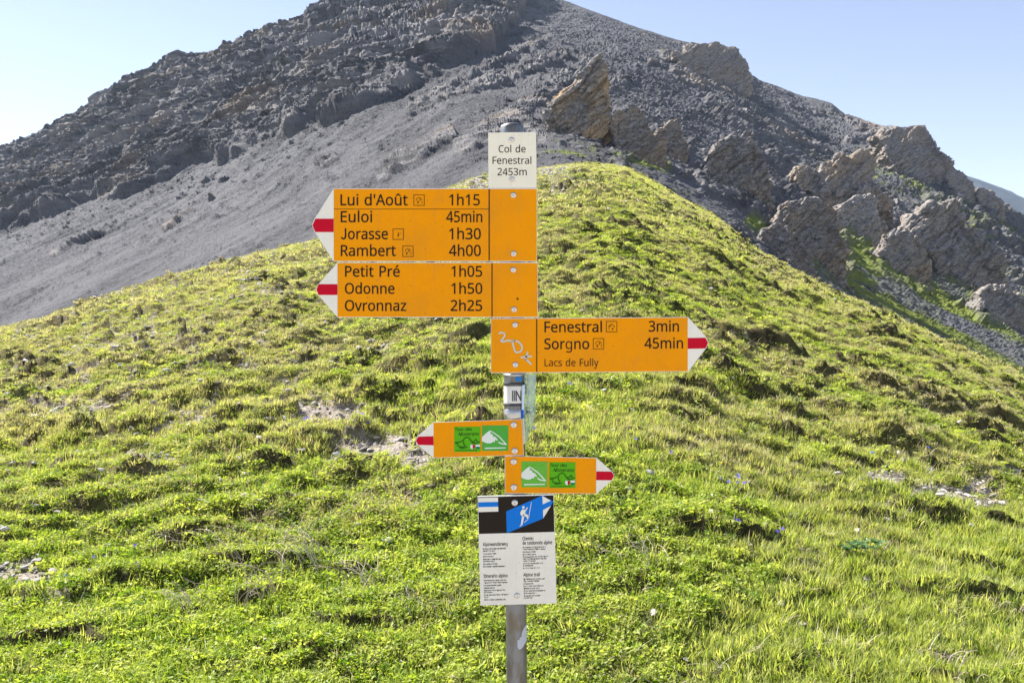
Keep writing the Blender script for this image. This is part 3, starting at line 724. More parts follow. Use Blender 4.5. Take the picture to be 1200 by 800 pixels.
def sample_ground(n, y0, y1, dens_pow=1.0, px0=-470, px1=1670):
    """random points over the ground in view and some way to each side, even per square metre"""
    n = int(n * 1.6)
    y = np.sqrt(y0 ** 2 + (y1 ** 2 - y0 ** 2) * rng.random(n)) if dens_pow == 1.0 else (y0 ** dens_pow + (y1 ** dens_pow - y0 ** dens_pow) * rng.random(n)) ** (1 / dens_pow)
    px = rng.uniform(px0, px1, n)
    fi = np.interp(y, rowsY, np.arange(len(rowsY))); fj = np.interp(px, cols, np.arange(len(cols)))
    i = np.clip(fi.astype(int), 0, len(rowsY) - 2); j = np.clip(fj.astype(int), 0, len(cols) - 2); a = fi - i; b = fj - j
    def s(A): return (A[i, j] * (1 - a) * (1 - b) + A[i + 1, j] * a * (1 - b) + A[i, j + 1] * (1 - a) * b + A[i + 1, j + 1] * a * b)
    keep = y < np.interp(px, U, CRESTY) + 5
    d = dict(x=y * (px - 600) / F, y=y, z=s(GW), px=px, py=400 - F * (s(GW) - EYE) / y, bare=s(bare_m), soil=s(soil), dry=s(dryness), hum=s(hum))
    return {k: v_[keep] for k, v_ in d.items()}

def scatter(name, coll, d, size, dry, hue, mat_kind='stuff', tilt=0.25, zoff=0.0, flat=None):
    n = len(d['x'])
    co = np.stack([d['x'], d['y'], d['z'] + zoff], -1)
    me = bpy.data.meshes.new(name); me.vertices.add(n); me.vertices.foreach_set('co', co.astype(np.float32).ravel())
    rot = np.stack([rng.normal(0, tilt, n), rng.normal(0, tilt, n), rng.uniform(0, 6.283, n)], -1)
    for nm, arr, ty in (('rot', rot, 'FLOAT_VECTOR'), ('dryness', dry, 'FLOAT'), ('hue', hue, 'FLOAT'), ('size', size, 'FLOAT')):
        at = me.attributes.new(nm, ty, 'POINT'); at.data.foreach_set('vector' if ty == 'FLOAT_VECTOR' else 'value', np.ascontiguousarray(arr, dtype=np.float32).ravel())
    me.update()
    o = bpy.data.objects.new(name, me); link(o)
    g = bpy.data.node_groups.new(name + '_spread', 'GeometryNodeTree')
    g.interface.new_socket('Geometry', in_out='INPUT', socket_type='NodeSocketGeometry'); g.interface.new_socket('Geometry', in_out='OUTPUT', socket_type='NodeSocketGeometry')
    N_ = g.nodes; gi = N_.new('NodeGroupInput'); go = N_.new('NodeGroupOutput')
    ci = N_.new('GeometryNodeCollectionInfo'); ci.inputs['Collection'].default_value = coll; ci.inputs['Separate Children'].default_value = True; ci.inputs['Reset Children'].default_value = True
    ip = N_.new('GeometryNodeInstanceOnPoints'); ip.inputs['Pick Instance'].default_value = True
    ri = N_.new('FunctionNodeRandomValue'); ri.data_type = 'INT'; ri.inputs[4].default_value = 0; ri.inputs[5].default_value = len(coll.objects) - 1
    mp = N_.new('GeometryNodeMeshToPoints')
    L = g.links.new
    def na(nm, ty):
        q_ = N_.new('GeometryNodeInputNamedAttribute'); q_.data_type = ty; q_.inputs['Name'].default_value = nm; return q_.outputs[0]
    L(gi.outputs[0], mp.inputs[0]); L(mp.outputs[0], ip.inputs['Points']); L(ci.outputs[0], ip.inputs['Instance']); L(ri.outputs[2], ip.inputs['Instance Index'])
    er = N_.new('FunctionNodeEulerToRotation'); L(na('rot', 'FLOAT_VECTOR'), er.inputs[0]); L(er.outputs[0], ip.inputs['Rotation'])
    cx = N_.new('ShaderNodeCombineXYZ'); sz = na('size', 'FLOAT'); L(sz, cx.inputs[0]); L(sz, cx.inputs[1]); L(sz, cx.inputs[2]); L(cx.outputs[0], ip.inputs['Scale'])
    L(ip.outputs[0], go.inputs[0])
    mod = o.modifiers.new('spread', 'NODES'); mod.node_group = g
    return tag(o, kind=mat_kind)

def sub(d, k): return {a: b[k] for a, b in d.items()}

grass_src = sources('grass_tufts', [tuft_grass(30, .055, .025, .08, .0050).obj('grass_tuft', grass_m) for _ in range(5)])
turf_src = sources('turf_cushions', [tuft_grass(46, .10, .03, .07, .0085, 1.1).obj('turf_cushion', grass_m) for _ in range(5)])
far_src = sources('far_turf', [tuft_grass(34, .17, .05, .12, .021, 1.2).obj('turf_clump', grass_m) for _ in range(4)])
leaf_src = sources('leafy_herbs', [tuft_leaf(44, .072, .045, .023).obj('herb_tuft', herb_m) for _ in range(5)])
leafbig_src = sources('leafy_herbs_far', [tuft_leaf(46, .11, .055, .033).obj('herb_cushion', herb_m) for _ in range(4)])
straw_src = sources('straw', [tuft_straw(9, .06, .05, .15, .0032).obj('straw_tuft', straw_m) for _ in range(4)])

def region(d, leafy):
    """how much of the cover is leafy herbs rather than grass: left and centre bottom are leafy"""
    L = sst(470, 600, d['py']) * (1 - 0.82 * sst(690, 980, d['px'] + 0.15 * (d['py'] - 600))) 
    nz = perlin2(d['x'] / 0.7, d['y'] / 0.6, 31)
    f = sst(0.35, 0.62, L + 0.35 * nz)
    return f if leafy else 1 - 0.8 * f

# near turf
d = sample_ground(30000, 3.6, 9.5); r = rng.random(len(d['x']))
k = r < region(d, False) * (1 - 0.95 * d['bare']) * (1 - 0.5 * d['soil']); g_ = sub(d, k); m = len(g_['x'])
scatter('grass', grass_src, g_, 0.6 + 0.75 * rng.random(m) + 0.1 * sst(850, 1150, g_['px']) * sst(600, 700, g_['py']) , np.clip(g_['dry'] * 0.75 + rng.normal(0, .15, m), 0, 1), rng.random(m), zoff=-0.004)
d = sample_ground(38000, 3.6, 10); r = rng.random(len(d['x']))
k = r < region(d, True) * (0.35 + 0.65 * sst(-.25, .2, perlin2(d['x'] / .13, d['y'] / .16, 71))) * (1 - 0.95 * d['bare']) * (1 - 0.75 * d['soil']); g_ = sub(d, k); m = len(g_['x'])
scatter('ground_herbs', leaf_src, g_, 0.6 + 0.6 * rng.random(m), np.clip(g_['dry'] * 0.55 + rng.normal(0, .14, m), 0, 1), rng.random(m), zoff=-0.004)
# middle slope
d = sample_ground(66000, 8.5, 24, 1.5); r = rng.random(len(d['x']))
k = r < (1 - 0.95 * d['bare']) * (1 - 0.5 * d['soil']) * (0.55 + 0.45 * sst(-.2, .4, d['hum'])); g_ = sub(d, k); m = len(g_['x'])
scatter('turf_grass', turf_src, g_, 0.42 + 0.5 * rng.random(m), np.clip(g_['dry'] * 0.82 + 0.22 * sst(0, .6, g_['hum']) + rng.normal(0, .18, m), 0, 1), rng.random(m), zoff=-0.006)
d = sample_ground(16000, 7.5, 20, 1.5); r = rng.random(len(d['x']))
k = r < (1 - 0.98 * d['bare']) * (1 - 0.9 * d['soil']) * 0.8; g_ = sub(d, k); m = len(g_['x'])
scatter('meadow_herbs', leafbig_src, g_, 0.5 + 0.6 * rng.random(m), np.clip(g_['dry'] * 0.6 + rng.normal(0, .15, m), 0, 1), rng.random(m), zoff=-0.006)
# upper slope
d = sample_ground(80000, 20, 62, 1.45); r = rng.random(len(d['x']))
k = r < (1 - 0.95 * d['bare']) * (1 - 0.75 * d['soil']) * (0.35 + 0.65 * sst(-.3, .4, d['hum'])); g_ = sub(d, k); m = len(g_['x'])
scatter('upper_turf', far_src, g_, 0.42 + 0.5 * rng.random(m), np.clip(g_['dry'] * 0.80 + 0.24 * sst(0, .6, g_['hum']) + rng.normal(0, .2, m), 0, 1), rng.random(m), zoff=-0.01)
# dry stalks
d = sample_ground(17000, 3.8, 18, 1.3); r = rng.random(len(d['x']))
k = r < (0.16 + 0.9 * sst(.35, .8, d['dry'])) * (1 - 0.5 * d['bare']); g_ = sub(d, k); m = len(g_['x'])
scatter('dry_grass', straw_src, g_, 0.5 + 0.9 * rng.random(m), rng.random(m), rng.random(m))
# limestone chips
chips = []
for s_ in range(5):
    me = stone_mesh('stone_chip', 50 + s_, 0.35, 7); me.materials.append(stone_m); me.update(); chips.append(bpy.data.objects.new('stone_chip', me))
chip_src = sources('stone_chips', chips)
d = sample_ground(110000, 4.2, 45, 1.25); r = rng.random(len(d['x']))
k = r < d['bare'] * 1.2 + 0.02 + 0.6 * sst(620, 200, d['px']) * sst(640, 540, d['py']) * sst(-.2, .4, perlin2(d['x'] / 1.1, d['y'] / .9, 44)); g_ = sub(d, k); m = len(g_['x'])
scatter('gravel', chip_src, g_, (0.009 + 0.036 * rng.random(m) ** 2.4) * (0.75 + g_['y'] / 20), rng.random(m), rng.random(m), tilt=0.3, zoff=0.012)

# where the eye ray through a place of the frame meets the turf
GPYv = 400 - F * G / GY
def hit(px, py):
    j = int(np.argmin(np.abs(cols - px)))
    ok = np.where(GPYv[:, j] <= py)[0]
    i = ok[0] if len(ok) else len(rowsY) - 1
    y = rowsY[i]
    return Vector(((px - 600) / F * y, y, GW[i, j])), y / F

def ground_stones():
    spots = [(68, 606, 9, 'white oval pebble in the grass above the dry twig'), (5, 629, 11, 'pale flat stone at the left edge of the bare strip'), (44, 665, 12, 'large flat slab in the bare strip at the left'),
             (30, 672, 8, 'small flat slab left of the large slab in the bare strip'), (763, 561, 12, 'long white stone alone in the grass right of the lowest arrow sign'), (981, 561, 8, 'white stone alone in short grass left of the bare gravel patch'),
             (897, 622, 7, 'small beige stone under the dark hollow on the right'), (318, 497, 11, 'light grey stone in the gravel patch left of the posts smaller arrow signs'), (338, 466, 9, 'pale block above the gravel patch left of the post'),
             (236, 460, 8, 'grey stone beside the big tussock on the left slope'), (420, 622, 7, 'pale chip in the leafy ground left of the trail panel'), (118, 563, 8, 'light stone in the grass of the lower left slope'),
             (135, 410, 10, 'white slab high on the left slope'), (84, 435, 8, 'grey upright stone high on the left slope'), (441, 520, 9, 'flat white stone at the top of the stony gully by the red arrow tip'),
             (480, 545, 9, 'pale flake just under the red tip of the small arrow sign'), (1102, 586, 10, 'pale stone in the middle of the bare gravel patch'), (1060, 548, 8, 'grey stone at the top of the bare gravel patch'),
             (286, 561, 8, 'light chip among the tufts left of the stony gully'), (172, 566, 9, 'flat grey stone left of the light chip on the lower slope'), (708, 463, 6, 'tiny white stone in the grass under the big right arrow')]
    for i, (px, py, w, lab) in enumerate(spots):
        if not lab: continue
        p, s = hit(px, py)
        me = stone_mesh('stone', 100 + i, 0.4 if w > 8 else 0.55); me.materials.append(stone_m)
        o = bpy.data.objects.new('stone', me); o.location = p + Vector((0, 0, 0.03 + 0.15 * w * s)); o.scale = (w * s * 0.62,) * 3
        o.rotation_euler = (random.uniform(-.15, .3), random.uniform(-.2, .2), random.uniform(-.5, .5)); link(o)
        tag(o, lab, 'stone', 'loose stones lying on the slope')
ground_stones()

# gentians and other flowers, each a plant of its own
pet = NT('violet_petal'); pet.base(pet.mix(pet.noise(60, 2, .5, pet.coords()), (0.10, 0.07, 0.62), (0.22, 0.17, 0.85)), 0.6)
petb = NT('blue_petal'); petb.base((0.05, 0.16, 0.80), 0.6)
pety = NT('yellow_petal'); pety.base((0.85, 0.62, 0.02), 0.6)
petw = NT('white_petal'); petw.base((0.80, 0.80, 0.82), 0.6)
stm = NT('flower_stem'); stm.base((0.08, 0.16, 0.03), 0.6)
def flower(name, mat, loc, size, face, label, cat, group):
    o = empty(name, loc, (0, 0, random.uniform(-.6, .6)))
    b = Bag(); hgt = size * 1.3
    for k_ in range(3): b.blade((0, 0, -0.01), k_ * 2.1 + R(), hgt * 1.0, size * .12, 0.1 + .3 * (k_ > 0), .4 * (k_ > 0), R())
    st = b.obj('stem', stm.m); link(st, o)
    V_ = []; F_ = []
    ax = Vector((0, -face, 1)).normalized(); t1 = Vector((1, 0, 0)); t2 = ax.cross(t1)
    c0 = Vector((0, 0, hgt))
    for k_ in range(5):
        a = k_ * 1.2566 + .3; i0 = len(V_)
        e = lambda r, da, z: c0 + (t1 * math.cos(a + da) + t2 * math.sin(a + da)) * r * size + ax * z * size
        V_ += [c0, e(.34, -.42, .10), e(.56, 0, .02), e(.34, .42, .10)]
        F_ += [(i0, i0 + 1, i0 + 2), (i0, i0 + 2, i0 + 3)]
    pyd('petals', V_, F_, mat, o)
    return tag(o, label, cat, group)
VIO = [(865, 565, 'topmost bloom of the violet cluster on the right slope'), (866, 569, 'bloom just under the top of the violet cluster'), (864, 574, 'lowest bloom of the violet cluster on the right slope'), (872, 573, 'bloom right of the violet cluster'),
       (877, 572, 'outermost right bloom beside the violet cluster'), (854, 571, 'single bloom left of the violet cluster'), (844, 572, 'outermost left bloom beside the violet cluster'), (863, 625, 'upper of two violet blooms below and left of the dark hollow'),
       (867, 629, 'lower of two violet blooms below and left of the dark hollow'), (896, 624, 'violet bloom right under the dark hollow'), (917, 626, 'violet bloom right of the beige stone under the hollow'), (911, 634, 'violet bloom lowest of those under the hollow'),
       (110, 660, 'left one of two violet blooms above the leafy mat at lower left'), (124, 660, 'right one of two violet blooms above the leafy mat at lower left'), (116, 670, 'violet bloom just below the pair at lower left'),
       (105, 674, 'small violet bloom left of and under the pair at lower left'), (158, 646, 'violet bloom alone above the leafy mat at lower left'), (160, 670, 'upper bloom of a tight violet pair at lower left'), (162, 674, 'lower bloom of a tight violet pair at lower left'),
       (58, 687, 'violet bloom near the pale slab of the bare strip'), (357, 499, 'violet bloom left of two by the stony gully'), (361, 496, 'violet bloom at the top of the stony gully'), (425, 493, 'violet bloom above the stony gully near the arrow tip'),
       (431, 503, 'violet bloom lying over the stony gully stones'), (619, 480, 'violet bloom in line with the clear plate on the post'), (668, 457, 'violet bloom under the letters of the big right arrow'), (626, 508, 'violet bloom right of the small left arrow sign'),
       (787, 537, 'faint violet bloom left of the upper cluster'), (745, 523, 'faint violet bloom right of the post in short grass')]
for px, py, lab in VIO:
    p, s = hit(px, py); flower('gentian_flower', pet.m, p, max(0.020, 5.0 * s), .9, lab, 'flower', 'violet gentians in the grass')
for px, py, lab in [(1088, 533, 'blue bloom above the bare gravel patch'), (1087, 555, 'left blue bloom beside the bare gravel patch'), (1092, 556, 'right blue bloom beside the bare gravel patch'), (1022, 545, 'blue bloom left of the bare gravel patch'),
                    (284, 422, 'blue bloom high on the left slope'), (140, 434, 'blue bloom beside a pale slab on the left slope'), (77, 680, 'small blue bloom left of the violet ones at lower left'), (712, 436, 'tiny blue bloom under the big right arrow')]:
    p, s = hit(px, py); flower('spring_gentian', petb.m, p, max(0.018, 4.5 * s), .8, lab, 'flower', 'small blue gentians')
for px, py, lab in [(845, 549, 'left yellow bloom above the violet cluster'), (855, 549, 'right yellow bloom above the violet cluster'), (893, 643, 'yellow bloom below the dark hollow'), (1196, 532, 'yellow bloom at the right edge above the gravel'), (812, 612, 'yellow bloom left of the dark hollow')]:
    p, s = hit(px, py); flower('yellow_flower', pety.m, p, max(0.014, 3.6 * s), .6, lab, 'flower', 'small yellow flowers')
for px, py, lab in [(766, 627, 'upper white bloom of two in the leafy ground right of the panel'), (770, 625, 'right white bloom of two in the leafy ground right of the panel'), (781, 642, 'white bloom below the two right of the panel'), (834, 590, 'white bloom left of the dark hollow'), (1030, 563, 'white bloom left of the gravel patch'), (1034, 566, 'white bloom closest to the gravel patch')]:
    p, s = hit(px, py); flower('white_flower', petw.m, p, max(0.014, 3.4 * s), .6, lab, 'flower', 'small white flowers')

# leafy rosette plant with bluish leaves
def broad_plant(px, py, n, rad, lab):
    p, s = hit(px, py); o = empty('broad_leaved_plant', p)
    bm_ = leaf_material('bluish_leaf', [(0.06, 0.13, 0.045), (0.13, 0.22, 0.09), (0.10, 0.19, 0.08)], [(0.1, 0.15, 0.06), (0.15, 0.2, 0.09)], 0.3, 0.35)
    for _ in range(n):
        b = Bag(); t = R() * 6.283; r_ = rad * math.sqrt(R()); z = .05 + .05 * R()
        c_ = (r_ * math.cos(t) * 1.5, r_ * math.sin(t) * .7, z)
        for k_ in range(6):
            a = k_ * 1.047 + R() * .3
            b.leaf((c_[0] + .014 * math.cos(a), c_[1] + .014 * math.sin(a), c_[2] + .004), (math.cos(a) * -.3 + random.gauss(0, .15), math.sin(a) * -.3 - .25, 1), a, .034, .022, R())
        b.blade((c_[0] * .6, c_[1] * .6, 0), math.atan2(c_[1], c_[0] + 1e-4), z * 1.05, .003, .3, .2, .5)
        link(b.obj('leaf', bm_), o)
    tag(o, lab, 'plant')
broad_plant(1010, 656, 26, 0.085, 'bluish broad leaved plant low in the bright grass at lower right')

def ground_z(x, y):
    j = np.interp(600 + F * x / y, cols, np.arange(len(cols))); i = np.interp(y, rowsY, np.arange(len(rowsY)))
    return float(GW[int(round(i)), int(round(j))])

# arching dead stalks
stalk_m = NT('dead_stalk'); stalk_m.base(stalk_m.mix(stalk_m.noise(8, 4, .6, stalk_m.coords()), (0.34, 0.28, 0.21), (0.58, 0.51, 0.42)), 0.85, spec=.1)
def stalks(px, py, wpx, n, L0, L1, az0, azs, lab, thick=1.0, droop=1.5):
    p0, s = hit(px, py)
    V_ = []; F_ = []
    for _ in range(n):
        qx = p0.x + random.gauss(0, wpx * .42) * s; qy = p0.y + random.gauss(0, .06); q_ = Vector((qx, qy, ground_z(qx, qy)))
        az = az0 + random.gauss(0, azs); Ln = random.uniform(L0, L1); ang = random.uniform(.0, .6); seg = 7
        pos = q_ - p0 + Vector((0, 0, .03)); w = random.uniform(.0016, .0030) * thick; i0 = len(V_)
        for k_ in range(seg + 1):
            d_ = Vector((math.cos(az) * math.sin(ang), math.sin(az) * math.sin(ang), math.cos(ang)))
            sd = Vector((-math.sin(az), math.cos(az), 0)); up = d_.cross(sd); ww = w * (1 - .7 * k_ / seg)
            V_ += [pos + sd * ww, pos - sd * ww * .5 + up * ww * .87, pos - sd * ww * .5 - up * ww * .87]
            pos = pos + d_ * Ln / seg; ang = min(ang + droop * random.uniform(.6, 1.3) / seg, 2.0); az += random.gauss(0, .12)
            if k_:
                a_ = i0 + 3 * (k_ - 1)
                for e_ in range(3): F_.append((a_ + e_, a_ + (e_ + 1) % 3, a_ + 3 + (e_ + 1) % 3, a_ + 3 + e_))
    o = pyd('dead_stalk_clump', [v_ for v_ in V_], F_, stalk_m.m); o.location = p0
    return tag(o, lab, 'dry grass', 'clumps of dead stalks in the turf')
for a in [(300, 695, 34, 30, .14, .30, -1.6, .9, 'dead stalks hanging over the dark hollow at lower left'), (370, 668, 40, 24, .16, .34, 3.0, .5, 'long arching dead stalks uphill of the hollow, pointing left'),
          (430, 690, 40, 20, .14, .30, 2.8, .7, 'dead stalks left of the trail panel'), (222, 715, 30, 18, .10, .22, 3.4, .8, 'dead stalks at the left of the hollow at lower left'), (280, 650, 50, 14, .14, .28, 3.1, .4, 'thin dead stalks lying flat above the hollow'),
          (660, 572, 12, 26, .07, .16, -1.4, .7, 'bleached stalks drooping beside the trail panel top'), (1115, 790, 40, 20, .08, .16, -1.7, .9, 'bleached stalks at the bottom right corner'), (745, 668, 60, 16, .08, .2, 2.6, 1.0, 'thin dead stalks in the leafy ground right of the panel'),
          (950, 660, 36, 26, .05, .12, -1.5, 1.0, 'short straw heap in the bright grass at right'), (1040, 600, 26, 22, .06, .14, -1.8, .6, 'straw hanging over the bank left of the gravel patch'), (340, 640, 60, 14, .12, .26, .2, .6, 'thin dead stalks pointing right above the hollow'),
          (500, 718, 60, 12, .10, .22, 2.9, .4, 'pale flattened stalks near the foot of the panel'), (1180, 720, 40, 22, .05, .12, -1.5, 1.2, 'short pale straw at the right edge'), (600, 330, 30, 10, .2, .4, -1.5, 1.0, 'tall straw behind the orange arrows')][:13]:
    stalks(*a)
# a dark forked twig at the lower left
def twig():
    p, s = hit(27, 716)
    V_ = []; F_ = []
    for pts, w in [([(-.055, 0, .0), (-.03, 0, .018), (0, 0, .03), (.008, 0, .045), (.006, 0, .075)], .007), ([(0, 0, .03), (.012, -.01, .024), (.018, -.01, .04)], .004), ([(.006, 0, .075), (-.004, 0, .09), (-.012, .005, .10)], .0025)]:
        i0 = len(V_)
        for k_, q_ in enumerate(pts):
            ww = w * (1 - .5 * k_ / len(pts))
            for e_ in range(6): V_.append(Vector(q_) + Vector((math.cos(e_ * 1.047) * ww, math.sin(e_ * 1.047) * ww, math.sin(e_ * 1.047 + k_) * ww * .8)))
            if k_:
                a_ = i0 + 6 * (k_ - 1)
                for e_ in range(6): F_.append((a_ + e_, a_ + (e_ + 1) % 6, a_ + 6 + (e_ + 1) % 6, a_ + 6 + e_))
    m_ = NT('dark_bark'); m_.base(m_.mix(m_.noise(60, 3, .6, m_.coords()), (.03, .022, .02), (.22, .18, .16)), .8)
    o = pyd('twig', V_, F_, m_.m, smooth=True); o.location = p + Vector((0, 0, .02))
    tag(o, 'dark weathered forked twig lying in the leafy mat at the lower left', 'twig')
twig()

# ------------------------------------------------------------------ the post and its signs
D = 2.6                                  # distance of the sign faces
SC = D / F                               # metres per photograph pixel on that plane
def W_(px, py): return Vector(((px - 600) * SC, D, EYE + (400 - py) * SC))

